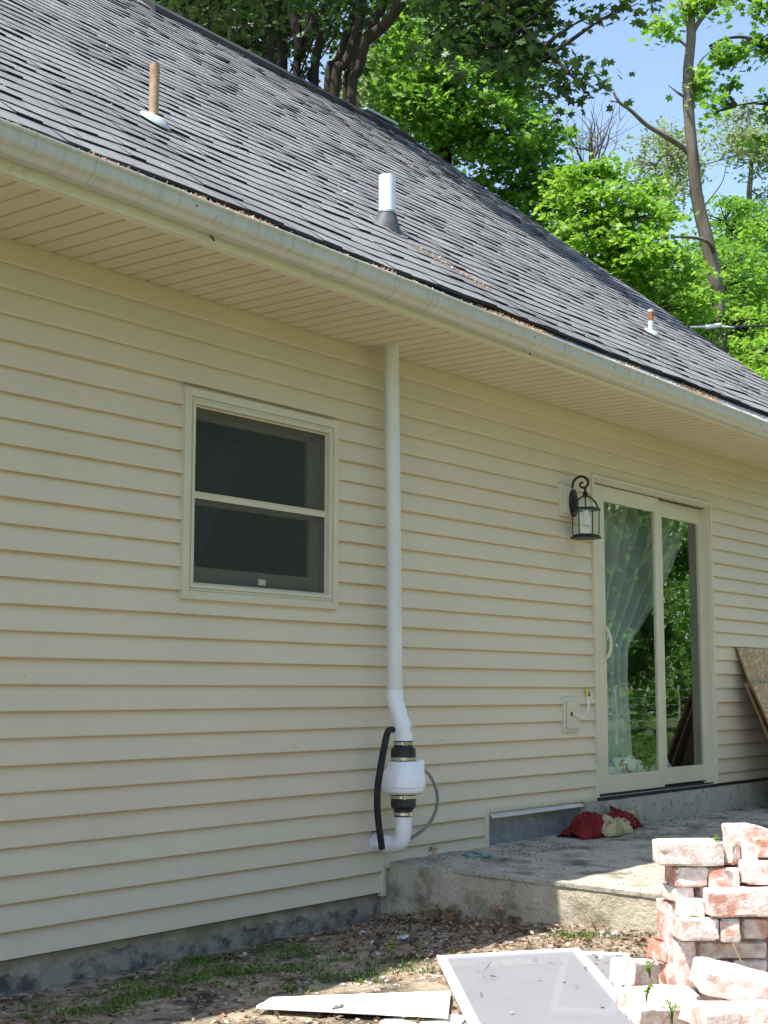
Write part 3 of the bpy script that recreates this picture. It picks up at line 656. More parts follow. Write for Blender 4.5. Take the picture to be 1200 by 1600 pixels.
# dead leaves and grit on the patio
P_ = np.array([(random.uniform(5.95, 10.4), -abs(random.gauss(0, .30))-.06 if random.random() < .8 else random.uniform(-1.6, -.1), 0) for _ in range(2600)]); P_[:, 2] = .272+.028*P_[:, 1]
keep = np.array([mn.noise(Vector((p[0]*1.6, p[1]*2.5, 5))) > -.05 for p in P_])
tag(leafmesh('patio_litter', P_[keep], .0125, MT['moss'], None, OVAL, 2.5, .5), 'crumbled dead leaves and dirt along the back of the patio', 'leaf litter', kind='stuff')
# pebbles
bm = bmesh.new()
for x, y, z in onground(420, [(3.6, -.7), (5.83, -.5), (5.83, -3.2), (3.6, -3.2)]):
    r = random.uniform(.004, .014); mat_ = Matrix.Translation((x, y, z+r*.3)) @ Matrix.Rotation(random.uniform(0, 6), 4, 'Z') @ Matrix.Diagonal((r*random.uniform(.8, 1.6), r, r*.6, 1))
    bmesh.ops.create_icosphere(bm, subdivisions=1, radius=1, matrix=mat_)
me = bpy.data.meshes.new('gravel'); bm.to_mesh(me); bm.free(); me.materials.append(MT['stone']); o = bpy.data.objects.new('gravel', me); COL.objects.link(o); tag(o, 'small pebbles and mortar crumbs strewn on the sunlit soil', 'gravel', kind='stuff')
# grass blades
def blades(name, spots, n_per, h, m, label, kind='stuff', wdt=.0032, spread=.05, cat='grass'):
    vs = []; fs = []
    for (x, y) in spots:
        for _ in range(n_per):
            a = random.uniform(0, 6.28); r = abs(random.gauss(0, spread)); X = x+r*math.cos(a); Y = y+r*math.sin(a); Z = gz(X, Y)
            b = random.uniform(0, 6.28); hh = h*random.uniform(.4, 1.2); ln = hh*random.uniform(.2, .9); dx, dy = math.cos(b), math.sin(b); w_ = wdt*random.uniform(.7, 1.4)
            o = len(vs)
            vs += [(X-dy*w_, Y+dx*w_, Z), (X+dy*w_, Y-dx*w_, Z), (X+dx*ln*.35-dy*w_*.9, Y+dy*ln*.35+dx*w_*.9, Z+hh*.7), (X+dx*ln*.35+dy*w_*.9, Y+dy*ln*.35-dx*w_*.9, Z+hh*.7), (X+dx*ln, Y+dy*ln, Z+hh)]
            fs += [(o, o+1, o+3, o+2), (o+2, o+3, o+4)]
    mb = MB(); mb.add(vs, fs); o = mb.build(name, m); return tag(o, label, cat, kind=kind)
random.seed(31); spots = []
def gspot(px, py, n, sx, sy_):
    for _ in range(n):
        p = atz(px+random.gauss(0, sx), py+random.gauss(0, sy_), .0)
        if p[1] < -.05 and p[0] < 5.8: spots.append((p[0], p[1]))
gspot(300, 1500, 26, 16, 5); gspot(455, 1492, 34, 26, 7); gspot(225, 1555, 40, 34, 10); gspot(375, 1520, 40, 30, 9); gspot(300, 1540, 26, 24, 8); gspot(470, 1520, 14, 20, 6); gspot(170, 1585, 12, 20, 6)
gspot(540, 1540, 14, 40, 10); gspot(90, 1592, 14, 40, 8)
gspot(400, 1540, 8, 40, 6)
spots = [q for q in spots if mn.noise(Vector((q[0]*5, q[1]*7, 2))) > -.08]
blades('grass', spots, 6, .022, MT['grass'], 'low green weeds and grass growing in the shade by the foundation', wdt=.0022)
wl = []
for (x, y) in spots:
    for _ in range(10):
        X = x+random.gauss(0, .05); Y = y+random.gauss(0, .05); wl.append((X, Y, gz(X, Y)+random.uniform(.004, .024)))
tag(leafmesh('ground_cover', np.array(wl), .0145, MT['grass'], None, OVAL*1.15, .5, .5), 'small leafed green weeds mixed with the shaded grass', 'ground cover', kind='stuff')
random.seed(33); spots = []
gspot(560, 1545, 12, 40, 6); gspot(590, 1535, 12, 30, 5); gspot(910, 1482, 26, 24, 3); gspot(650, 1520, 8, 30, 5); gspot(440, 1562, 10, 20, 4); gspot(985, 1476, 8, 20, 3); gspot(530, 1515, 6, 20, 4)
blades('grass_tuft', spots, 7, .034, MT['grass'], 'thin bright grass tufts in the sunlit strip before the patio', wdt=.0018)

# ================================================================== radon pipe and fan
FX, FY = 5.742, -.19
def fz(py): return H-1.749-(py-1078)*.003106
pX = FX; pY = -.138
pipe = empty('radon_vent_pipe', (FX, FY, .3), 'white radon vent pipe rising along the beige wall into the soffit', 'pipe')
mb = MB(); mb.tube([(pX, pY+.022, H+.02), (pX, pY, fz(1080))], .0385, 28); mb.build('riser_pipe', MT['pvc_dull'], pipe, autos=40)
mb = MB(); mb.tube([(pX, pY, fz(1078)), (pX, pY, fz(1094))], .0425, 28)
mb.tube(catmull([(pX, pY, fz(1091)), (pX, pY-.002, fz(1098)), (pX, pY-.018, fz(1108)), (pX, FY+.018, fz(1124)), (pX, FY+.002, fz(1134)), (pX, FY, fz(1142))], 6), .0405, 28)
mb.tube([(FX, FY, fz(1133)), (FX, FY, fz(1160))], .0455, 28); mb.build('offset_fitting', MT['pvc'], pipe, autos=40)
def cpl(z_hi, z_lo, flip):
    mb = MB(); h = z_hi-z_lo
    pr = [(.0475, 0), (.0475, .30), (.052, .34), (.062, .44), (.062, 1.0)]
    if flip: pr = [(r, h*(1-t)) for r, t in pr][::-1]; c = (FX, FY, z_lo)
    else: pr = [(r, h*t) for r, t in pr]; c = (FX, FY, z_lo)
    mb.lathe(pr, c, 36); o = mb.build('rubber_coupling', MT['rubber'], pipe, autos=35)
    for zz, r in ((z_hi-h*.13, .0482 if flip else .063), (z_lo+h*.12, .063 if flip else .0482)):
        m2 = MB(); m2.lathe([(r, -.0075), (r+.0015, -.0065), (r+.0015, .0065), (r, .0075)], (FX, FY, zz), 36)
        a = random.uniform(3.4, 4.6); m2.box((FX+(r+.001)*math.cos(a)-.006, FY+(r+.004)*math.sin(a)-.006, zz-.009), (FX+(r+.001)*math.cos(a)+.012, FY+(r+.004)*math.sin(a)+.005, zz+.009)); q = m2.build('hose_clamp', MT['clamp'], o, autos=40)
cpl(fz(1158), fz(1190), True); cpl(fz(1241), fz(1276), False)
mb = MB(); zb0 = fz(1242); hh = fz(1190)-zb0
mb.lathe([(.062, 0), (.088, .004), (.103, .014), (.109, .030), (.1095, .036)], (FX, FY, zb0), 48)
mb.lathe([(.1095, .037), (.1100, .041), (.1090, .084), (.1070, .090), (.096, .115), (.080, .138), (.070, .150), (.066, hh)], (FX, FY, zb0), 48)
fan = mb.build('fan_housing', MT['fan'], pipe, autos=30)
mb = MB(); d = RT*.082
bx = (FX+d[0], FY+d[1]); mb.box((bx[0]-.020, bx[1]-.018, fz(1214)), (bx[0]+.016, bx[1]+.018, fz(1188))); mb.build('terminal_box', MT['fan'], pipe, bevel=.005)
zel = fz(1319)-.004
mb = MB(); mb.tube([(FX, FY, fz(1272)), (FX, FY, fz(1298))], .0425, 28)
mb.tube(catmull([(FX, FY, fz(1296)), (FX, FY+.001, fz(1302)), (FX, FY+.012, zel+.020), (FX, FY+.035, zel+.004), (FX, FY+.066, zel), (FX, FY+.10, zel)], 6), .041, 28)
mb.tube([(FX, FY+.070, zel), (FX, FY+.108, zel)], .0445, 28); mb.build('elbow', MT['pvc'], pipe, autos=40)
mb = MB(); mb.tube([(FX, FY+.10, zel), (FX, .03, zel)], .038, 28)
mb.build('wall_stub', MT['pvc'], pipe, autos=40)
mb = MB(); random.seed(4)
mb.tube([(FX, -.052, zel), (FX, -.040, zel), (FX, -.026, zel), (FX, -.010, zel)], [.042, .046, .050, .053], 22, jit=.08); mb.build('caulk_ring', MT['caulk'], pipe, smooth=True)
# little maker's sticker with dark outline
def onp(px, py, off=.0): return atd(px, py, 7.0)
mb = MB(); r_ = .0463
def cylpt(a, z, r=r_): return (FX+r*math.cos(a), FY+r*math.sin(a), z)
a0_, a1_ = -1.60, -1.05; z0_, z1_ = fz(1144), fz(1134)
aa = np.linspace(a0_, a1_, 6); vs = [cylpt(a, z) for a in aa for z in (z0_, z1_)]
mb.add(vs, [(2*i, 2*i+2, 2*i+3, 2*i+1) for i in range(5)], 0)
for q0, q1, y0_, y1_ in ((a0_, a0_+.06, z0_, z1_), (a1_-.06, a1_, z0_, z1_), (a0_+.06, a1_-.06, z0_, z0_+.003), (a0_+.06, a1_-.06, z1_-.003, z1_), (a0_+.17, a0_+.23, z0_+.008, z1_-.008), (a0_+.23, a0_+.36, z0_+.008, z0_+.0105), (a0_+.23, a0_+.36, z1_-.0105, z1_-.008)):
    mb.add([cylpt(q0, y0_, r_+.0006), cylpt(q1, y0_, r_+.0006), cylpt(q1, y1_, r_+.0006), cylpt(q0, y1_, r_+.0006)], [(0, 1, 2, 3)], 1)
mb.build('sticker', [MT['pvc'], MT['red']], pipe)
# black foam hose on the left
def near(px, py, y): return aty(px, py, y)
pts = [near(614, 1140, -.215), near(608, 1141, -.222), near(604, 1150, -.226), near(600, 1170, -.235), near(595, 1198, -.235), near(590, 1232, -.215), near(589.5, 1262, -.195), near(592, 1290, -.185), near(595, 1312, -.178), near(596.5, 1326, -.172)]
mb = MB(); mb.tube(catmull(pts, 6), [.0150, .0165, .0168, .0165, .0162, .0162], 14, jit=.012); tag(mb.build('black_hose', MT['hose'], pipe, autos=50), 'black foam covered hose')
pts = [near(660, 1202, -.255), near(668, 1207, -.25), near(677, 1221, -.235), near(683, 1240, -.215), near(682, 1262, -.19), near(673, 1283, -.15), near(659, 1298, -.11), near(643, 1309, -.06), near(630, 1315, -.0)]
mb = MB(); mb.tube(catmull(pts, 6), .0085, 12); mb.build('grey_conduit', MT['conduit'], pipe, autos=50)

# ================================================================== wall lantern
LX, LY = 7.70, -.132
zl = lambda py: H-.443-(py-745)*.003958
lamp = empty('wall_lantern', (LX, 0, 2.2), 'black caged wall lantern with curled arm beside the sliding door', 'lamp')
mb = MB(); mb.box((7.566, -.040, H-.690), (7.738, -.001, H-.488)); mb.box((7.582, -.050, H-.672), (7.722, -.0405, H-.506)); mb.build('mounting_block', MT['trim'], lamp, bevel=.006)
mb = MB(); vs = []; 
cz = H-.60
def ovl(rx, rz, y, n=32): return [(LX-.005+rx*math.cos(2*math.pi*i/n), y, cz+rz*math.sin(2*math.pi*i/n)) for i in range(n)]
rings = [ovl(.057, .088, -.0505), ovl(.056, .087, -.056), ovl(.045, .072, -.062), ovl(.018, .03, -.074)]
vs = [p for r in rings for p in r]; n = 32
mb.add(vs, [(i*n+j, i*n+(j+1) % n, (i+1)*n+(j+1) % n, (i+1)*n+j) for i in range(3) for j in range(n)]+[tuple(3*n+j for j in range(n))]); mb.build('backplate', MT['black'], lamp, autos=40)
def ly(px): return LY-(px-915)/204.
mb = MB()
pts = [(LX, -.06, zl(792)), (LX, ly(897)+.008, zl(788)), (LX, ly(896.5), zl(775)), (LX, ly(896.5), zl(762)), (LX, ly(898), zl(752)), (LX, ly(903), zl(745.5)), (LX, ly(909), zl(743.5)), (LX, ly(915), zl(746)), (LX, ly(919), zl(752)), (LX, ly(918.5), zl(758)), (LX, ly(914), zl(762)), (LX, ly(909), zl(760)), (LX, ly(907.5), zl(756)), (LX, ly(910), zl(753)), (LX, ly(912.5), zl(754.5))]
mb.tube(catmull(pts, 5), [.0085, .0085, .0085, .0085, .008, .0065, .005], 10); mb.build('arm', MT['black'], lamp, autos=60)
mb = MB(); zf = zl(760)
mb.lathe([(.007, -.0), (.009, -.012), (.006, -.02), (.011, -.034), (.019, -.044), (.012, -.05), (.021, -.058), (.028, -.068)][::-1], (LX, LY, zf), 20)
zr = zl(797); zt_ = zf-.068
n6 = 6
for i in range(n6):
    a = math.pi/6+i*math.pi/3
    arc = [(LX+r*math.cos(a), LY+r*math.sin(a), z) for r, z in ((.026, zt_+.003), (.052, zt_-.014), (.072, zt_-.036), (.083, zt_-.058), (.086, zr+.004))]
    mb.tube(catmull(arc, 4), .0035, 6)
mb.lathe([(.078, 0), (.091, 0), (.093, .006), (.088, .016), (.078, .016)], (LX, LY, zr-.004), 6)
mb.build('lamp_roof', MT['black'], lamp)
mb = MB(); mb.lathe([(.078, 0), (.073, .025), (.060, .048), (.030, .066)], (LX, LY, zr+.012), 6); mb.build('dome_glass', MT['lampglass'], lamp)
mb = MB(); zbs = zl(842); zc0 = zl(835)
mb.lathe([(.094, 0), (.096, .006), (.082, .020), (.076, .026), (.02, .026)], (LX, LY, zbs), 6)
for i in range(n6):
    a = i*math.pi/3; mb.tube([(LX+.080*math.cos(a), LY+.080*math.sin(a), zc0), (LX+.083*math.cos(a), LY+.083*math.sin(a), zr)], .0038, 6)
mb.build('cage', MT['black'], lamp)
mb = MB()
for i in range(6):
    a, b = i*math.pi/3, (i+1)*math.pi/3; mb.add([(LX+.078*math.cos(a), LY+.078*math.sin(a), zc0), (LX+.078*math.cos(b), LY+.078*math.sin(b), zc0), (LX+.080*math.cos(b), LY+.080*math.sin(b), zr), (LX+.080*math.cos(a), LY+.080*math.sin(a), zr)], [(0, 1, 2, 3)])
mb.build('glass_panel', MT['lampglass'], lamp)
mb = MB(); pts = [(LX+.018*math.cos(t), LY+.018*math.sin(t), zr-.025-.0024*t) for t in np.linspace(0, 26, 90)]; mb.tube(pts, .0055, 7); mb.lathe([(.016, 0), (.018, .03), (.012, .04)], (LX, LY, zr-.028), 14)
mb.build('spiral_bulb', MT['bulb'], lamp, smooth=True)
mb = MB(); mb.lathe([(.042, .0), (.043, .006), (.01, .007)], (LX, LY, zc0+.001), 24); mb.build('candle_tray', MT['bulb'], lamp)

# ================================================================== outlet box, wires
ob_ = empty('outlet_box', (7.70, 0, .98), 'beige electrical box with hole and loose wires left of the door', 'electrical box')
mb = MB(); mb.box((7.574, -.036, .868), (7.744, -.001, 1.078)); mb.box((7.596, -.046, .888), (7.744, -.0365, 1.056)); mb.build('box_cover', MT['trim'], ob_, bevel=.006)
mb = MB(); hp = aty(894, 1115.5, -.0485); mb.box((hp[0]-.012, -.0485, hp[2]-.012), (hp[0]+.010, -.0462, hp[2]+.012)); mb.build('wire_hole', MT['dark'], ob_)
mb = MB(); nut = aty(917, 1082, -.03)
for k_ in range(3):
    o = k_*1.2
    pts = [hp+np.array([0, -.001, 0]), aty(901+o, 1120-o, -.055), aty(909+o, 1122.5-o*1.5, -.06), aty(915+o, 1117-o, -.055), aty(918.5+o*.8, 1105, -.04), aty(918+k_, 1092, -.033), nut+np.array([0, 0, -.01])]
    mb.tube(catmull(pts, 5), .0019, 5)
mb.build('loose_wire', MT['pvc'], ob_, smooth=True)
mb = MB(); mb.lathe([(.013, 0), (.012, .02), (.006, .036)], (nut[0], nut[1], nut[2]-.014), 12); mb.box((nut[0]+.004, nut[1]-.014, nut[2]-.022), (nut[0]+.014, nut[1]-.006, nut[2]+.004), 1); mb.build('wire_nut', [MT['nutyel'], MT['dark']], ob_)

# ================================================================== roof pipes
def roofpt(px, py):
    d = ray(px, py); t = (H+.15+ROOFM*(CAM[1]+.65)-CAM[2])/(d[2]-ROOFM*d[1]); return CAM+d*t
# rusty tall pipe
p = roofpt(240, 192)
v1 = empty('vent_pipe', p, 'tall rusty brown vent pipe with pale metal collar on the left of the roof', 'vent pipe', 'vent pipes on the roof')
mb = MB(); mb.tube([p+[0, 0, -.03], p+[0, 0, .275]], .0225, 20); mb.tube([p+[0, 0, .03], p+[0, 0, .037]], .0245, 20); mb.build('pipe', MT['rust'], v1, autos=40)
mb = MB(); mb.lathe([(.028, 0), (.027, .02), (.02, .024)], p+[0, 0, .012], 20); mb.build('seal', MT['rubber'], v1, autos=40)
def flange(p, r1, r2, h, m, parent, name='flashing', ex=(1, 1)):
    mb = MB(); n = 28; vs = []
    for r, hh in ((r2, 0.004), (r2*.97, .010), (r1*1.35, h*.8), (r1, h)):
        for j in range(n):
            a = 2*math.pi*j/n; s_ = 1 if r > r1*1.2 else 1
            q = p+np.array([1, 0, 0])*r*math.cos(a)*ex[0]+slp*r*math.sin(a)*ex[1]+nrmv*(hh+.008); vs.append(q)
    mb.add(vs, [(i*n+j, i*n+(j+1) % n, (i+1)*n+(j+1) % n, (i+1)*n+j) for i in range(3) for j in range(n)]+[tuple(3*n+j for j in range(n))]); return mb.build(name, m, parent, smooth=True)
flange(p, .028, .075, .030, MT['lead'], v1)
# white pvc pipe
p = roofpt(605, 358)
v2 = empty('vent_pipe', p, 'white plastic vent pipe in a dark rubber boot above the eave', 'vent pipe', 'vent pipes on the roof')
mb = MB(); n = 30; vs = []
ro, ri, z1 = .0445, .039, .292
for r, z in ((ro, -.03), (ro, z1), (ri, z1), (ri, z1-.12)):
    for j in range(n): a = 2*math.pi*j/n; vs.append(p+[r*math.cos(a), r*math.sin(a), z])
mb.add(vs, [(i*n+j, i*n+(j+1) % n, (i+1)*n+(j+1) % n, (i+1)*n+j) for i in range(3) for j in range(n)]); mb.build('pipe', MT['pvc'], v2, autos=40)
mb = MB(); vs = []
for t in np.linspace(0, 1, 6):
    for j in range(n):
        a = 2*math.pi*j/n; lo_ = p+np.array([1, 0, 0])*.078*math.cos(a)+slp*.088*math.sin(a)+nrmv*.012; hi_ = p+np.array([.048*math.cos(a), .048*math.sin(a), .082])
        vs.append(lo_*(1-t)**1.15+hi_*(1-(1-t)**1.15))
mb.add(vs, [(i*n+j, i*n+(j+1) % n, (i+1)*n+(j+1) % n, (i+1)*n+j) for i in range(5) for j in range(n)]); mb.build('boot', MT['boot'], v2, smooth=True)
mb = MB(); mb.lathe([(.047, 0), (.051, .003), (.051, .013), (.047, .016)], p+[0, 0, .079], 30); mb.build('collar', MT['clamp'], v2, autos=40)
flange(p, .08, .12, .006, MT['shingle_b'], v2, 'flashing')
# small rusty pipe
p = roofpt(1017.5, 523)
v3 = empty('vent_pipe', p, 'short rust stained vent pipe with white base near the gable end of the roof', 'vent pipe', 'vent pipes on the roof')
mb = MB(); mb.tube([p+[0, 0, -.02], p+[0, 0, .10]], .0215, 18, 1); mb.tube([p+[0, 0, .10], p+[0, 0, .165]], .0215, 18, 0); mb.tube([p+[0, 0, .165], p+[0, 0, .185]], .0235, 18, 1); mb.build('pipe', [MT['rustpaint'], MT['lead']], v3, autos=40)
flange(p, .026, .066, .028, MT['lead'], v3)
# box vent just behind the ridge
p = np.array([10.75, RY+.12, RZ-.02])
mb = MB(); mb.box((p[0]-.24, p[1]-.10, p[2]-.02), (p[0]+.22, p[1]+.16, p[2]+.10), 1); mb.box((p[0]-.27, p[1]-.13, p[2]+.100), (p[0]+.25, p[1]+.19, p[2]+.125), 0)
tag(mb.build('roof_vent', [MT['lead'], MT['boot']], None, bevel=.004), 'low box vent with pale metal lid standing behind the roof ridge', 'roof vent')
# tree litter: along the gutter and over the shingles
random.seed(41); Pn = []
for _ in range(14000):
    x = random.uniform(1.5, XG); d_ = mn.noise(Vector((x*1.4, 0, 2)))+.35*mn.noise(Vector((x*5, 0, 3)))
    if x > 6.4: d_ -= .12
    if random.random() < max(.03, d_*1.6+.22):
        y = random.uniform(-.694, -.645); Pn.append((x, y, az(x, y)+random.uniform(0, .010)))
NEED = np.array([(0, -.5), (.10, -.2), (.06, .5), (-.08, .3)])
tag(leafmesh('gutter_debris', np.array(Pn), .027, MT['needle'], None, NEED, .6, .2), 'orange brown needles and seeds heaped along the gutter', 'leaf litter', kind='stuff')
Pn = []
for _ in range(1500):
    x = random.uniform(2, XG-.1); s_ = random.uniform(.1, L_-.1)
    if mn.noise(Vector((x*2, s_*2, 1))) < -.1: continue
    Pn.append(tuple(base0+slp*s_+np.array([x, 0, 0])+nrmv*.018))
for _ in range(260):
    t = random.random(); q = roofpt(640, 385)*(1-t)+roofpt(760, 455)*t; Pn.append(tuple(q+slp*random.gauss(0, .03)+np.array([random.gauss(0, .05), 0, 0])+nrmv*.018))
tag(leafmesh('roof_debris', np.array(Pn), .020, MT['needle'], None, NEED, .8, .3), 'tan seeds and bits of leaf scattered over the shingles', 'leaf litter', kind='stuff')

# ================================================================== loose things by the wall
# OSB boards leaning on the wall at right
def lean(name, x0, x1, ztop, ybase, ytop, th, m, label, cat='board', zb_=.262, skew=0., group=None):
    n_ = np.array([0, -(ztop-zb_), -(ybase-ytop)*-1.]); n_ = np.array([0, -(ztop-zb_), (ybase-ytop)*-1])
    n_ = n_/np.linalg.norm(n_)
    b0 = np.array([x0, ybase, zb_]); b1 = np.array([x1, ybase, zb_]); t0 = np.array([x0-skew, ytop, ztop]); t1 = np.array([x1-skew, ytop, ztop+.01])
    vs = []
    N_ = 8
    for off in (0, 1):
        for i in range(N_+1):
            t = i/N_
            for q in range(N_+1):
                s_ = q/N_; p = (b0*(1-s_)+b1*s_)*(1-t)+(t0*(1-s_)+t1*s_)*t
                p = p+np.array([0, 0, 0])+(-n_*th if off else 0)+n_*(.006*math.sin(math.pi*t))
                vs.append(p)
    W = N_+1; fs = []
    for i in range(N_):
        for q in range(N_): a = i*W+q; fs.append((a, a+1, a+W+1, a+W)); b = a+W*W; fs.append((b, b+W, b+W+1, b+1))
    mb = MB(); mb.add(vs, fs, 0)
    e = []
    for i in range(N_):
        for a, b in ((i*W, (i+1)*W), ((i+1)*W+N_, i*W+N_), (N_*W+i, N_*W+i+1), (i+1, i)): e.append((a, b, b+W*W, a+W*W))
    mb.add(vs, e, 1)
    o = mb.build(name, m, None, loc=(x0, ybase, zb_)); tag(o, label, cat, group); return o
lean('osb_board', 10.12, 11.9, H-1.43, -.43, -.035, .012, [MT['osb'], MT['ply']], 'tallest sheet of strand board leaning on the siding right of the door', group='boards leaning on the wall')
lean('osb_board', 10.04, 11.8, H-1.69, -.50, -.125, .014, [MT['ply'], MT['ply']], 'dark edged thin board leaning between the two strand boards', group='boards leaning on the wall')
lean('osb_board', 10.03, 11.8, H-1.70, -.56, -.180, .016, [MT['osb'], MT['ply']], 'front orange brown board of the ones leaning right of the door', group='boards leaning on the wall')
mb = MB(); mb.lathe([(.13, 0), (.15, .33), (.155, .34), (.145, .34), (.12, .02)], (10.80, -.22, .262), 28)
tag(mb.build('shade_form', MT['dark'], None, autos=40), 'dark form standing in for the shade behind the leaning boards', 'shade_form')  # dark form put in where only shade lies beneath the boards
# red and tan cloth bag
c = atz(935, 1300, .262); c[1] = -.13; c[0] = 7.80
def bump(name, c, r, m, seed, parent=None, **k):
    o = lump(name, c, r, m, seed, **k)
    if parent is not None: o.location = o.location-parent_loc(parent); o.parent = parent
    return o
bag = empty('cloth_bag', (7.75, -.15, .262), 'crumpled red and tan cloth lying on the patio against the stoop', 'cloth')
def crumple(name, pxs, y0, y1, m, seed, ny=14, amp=.03):
    """crumpled cloth: ridge line from pixels, draped to both sides"""
    g = []; k = len(pxs)
    for i in range(31):
        t = i/30*(k-1); a = int(min(t, k-2)); f = t-a
        px = pxs[a][0]*(1-f)+pxs[a+1][0]*f; py = pxs[a][1]*(1-f)+pxs[a+1][1]*f; hgt = max(.01, aty(px, py, (y0+y1)/2)[2]-.262); X = aty(px, py, (y0+y1)/2)[0]
        row = []
        for j in range(ny+1):
            v = j/ny; y = y0+(y1-y0)*v; pr = math.sin(math.pi*v)**.6
            q = Vector((X*9+seed, v*3.1, seed)); z = .268+hgt*pr*(1+.45*mn.noise(q)+.30*mn.noise(q*2.6)+.16*mn.noise(q*6))+amp*.4*mn.noise(q*3)*pr
            row.append((X+.03*mn.noise(q+Vector((5, 1, 0)))+.02*mn.noise(q*2.7), y+.04*mn.noise(q+Vector((1, 7, 0)))+.02*mn.noise(q*3.3), max(.262, z)))
        g.append(row)
    o = sheet(name, g, m, bag); sm = o.modifiers.new('thick', 'SOLIDIFY'); sm.thickness = .003; return o
crumple('red_cloth', [(892, 1305), (900, 1294), (909, 1279), (918, 1275), (930, 1272), (940, 1277), (946, 1290)], -.26, -.07, MT['redcloth'], 1.)
crumple('tan_cloth', [(938, 1300), (944, 1281), (955, 1278), (966, 1281), (978, 1282), (972, 1300)], -.30, -.19, MT['tancloth'], 4.)
crumple('red_flap', [(950, 1279), (957, 1269), (968, 1267), (980, 1272), (990, 1282), (996, 1286)], -.17, -.06, MT['redcloth'], 8.)
crumple('tan_flap', [(976, 1280), (982, 1269), (991, 1270), (995, 1283)], -.075, -.055, MT['tancloth'], 11.)
# dry weeds behind the cloth
random.seed(51)
mb = MB()
for i, (px, top) in enumerate(((930, 1262), (938, 1258), (946, 1260), (952, 1258), (960, 1263), (948, 1266))):
    b = aty(px+random.uniform(-3, 3), 1290, -.075); t = aty(px, top, -.085); m_ = (b+t)/2+[.006, 0, 0]
    mb.tube(catmull([b, m_, t], 3), .0016, 4); mb.add([t+[-.008, 0, -.004], t+[.0, 0, -.012], t+[.009, .002, .0], t+[0, .0, .010]], [(0, 1, 2, 3)]); mb.add([m_+[-.008, 0, .0], m_+[.0, 0, -.008], m_+[.009, .002, .004], m_+[0, .0, .010]], [(0, 1, 2, 3)])
tag(mb.build('dry_weed', MT['dead']), 'dry brown weed stems poking up behind the red cloth', 'weed')
# teal glove / strap on the slab near the wall
c = atz(745, 1335, .268)
gl = empty('teal_scrap', (c[0], c[1], .262), 'teal plastic loop and scrap lying on the patio by the siding', 'plastic scrap')
q = [atz(x, y, .272) for x, y in ((770, 1337), (750, 1337), (738, 1338), (728, 1336), (727, 1332), (735, 1330), (744, 1332), (752, 1335))]
mb = MB(); mb.tube(catmull(q, 4), .005, 6); mb.build('strap_loop', MT['teal'], gl, smooth=True)
o = lump('folded_end', atz(761, 1336, .275), (.045, .022, .010), MT['teal'], 3.3); o.location = o.location-gl.location; o.parent = gl
# leaf stuck on the siding
c = aty(673, 1328, -.02); o = leafmesh('dead_leaf', np.array([[0., 0, 0], [.012, -.004, .006]]), .05, MT['dead'], None, MAPLE, .1, .6); o.data.materials[0] = MT['osb']; o.location = tuple(c); o.rotation_euler = (math.radians(80), 0, 0)
tag(o, 'curled brown leaf clinging to the lowest siding course under the pipe', 'leaf')
# clumps of curled dead leaves at the slab foot
for i, (px, py, lab) in enumerate(((684, 1424, 'upright curled brown leaf left at the foot of the slab face'), (706, 1424, 'folded reddish dead leaf beside the upright curled one at the slab foot'), (800, 1435, 'dark cluster of dead leaves against the middle of the slab face'), (778, 1418, 'pale brown leaf leaning on the stained slab face'))):
    c = atx(px, py, 5.815); 
    pts = rng.normal(0, .012, (5, 3)); pts[:, 2] = np.abs(pts[:, 2])
    o = leafmesh('dead_leaf', pts, .075, MT['dead'], None, MAPLE, .0, 1.3); o.location = (c[0]-.01, c[1], c[2]-.01); tag(o, lab, 'leaf', 'large dead leaves at the slab foot')
# foil and plastic scrap
c = atz(568, 1459, .02); o = lump('foil_scrap', (c[0], c[1], .022), (.022, .016, .012), MT['foil'], 9.1, amp=.8); tag(o, 'crumpled bit of silver foil on the leaf litter', 'foil')
c = atz(631, 1468, .02); o = lump('plastic_scrap', (c[0], c[1], .03), (.034, .02, .008), MT['teal'], 6.2, amp=.7); o.data.materials[0] = mat('clear_plastic', (.45, .55, .52), (.6, .68, .64), 30, .3, .3, 40); tag(o, 'crushed piece of pale green plastic on the leaf litter', 'plastic scrap')
# stones near the slab
random.seed(61)
for i, (px, py, s_, lab) in enumerate(((850, 1462, .02, 'tan stone at the foot of the sunlit slab face'), (995, 1455, .024, 'rounded stone at the slab foot left of the bricks'), (960, 1462, .03, 'broken grey stone beside the grass tuft'), (942, 1458, .022, 'pale pebble just left of the broken grey stone'), (1010, 1446, .018, 'small stone nearest the brick stack'), (905, 1455, .016, 'small stone behind the sunlit grass tuft'))):
    p = atz(px, py, .05); o = lump('stone', (p[0], p[1], gz(p[0], p[1])+s_*.3), (s_, s_*.8, s_*.65), MT['stone'], i*3.3, sub=3, amp=.6); tag(o, lab, 'stone', 'loose stones before the slab')

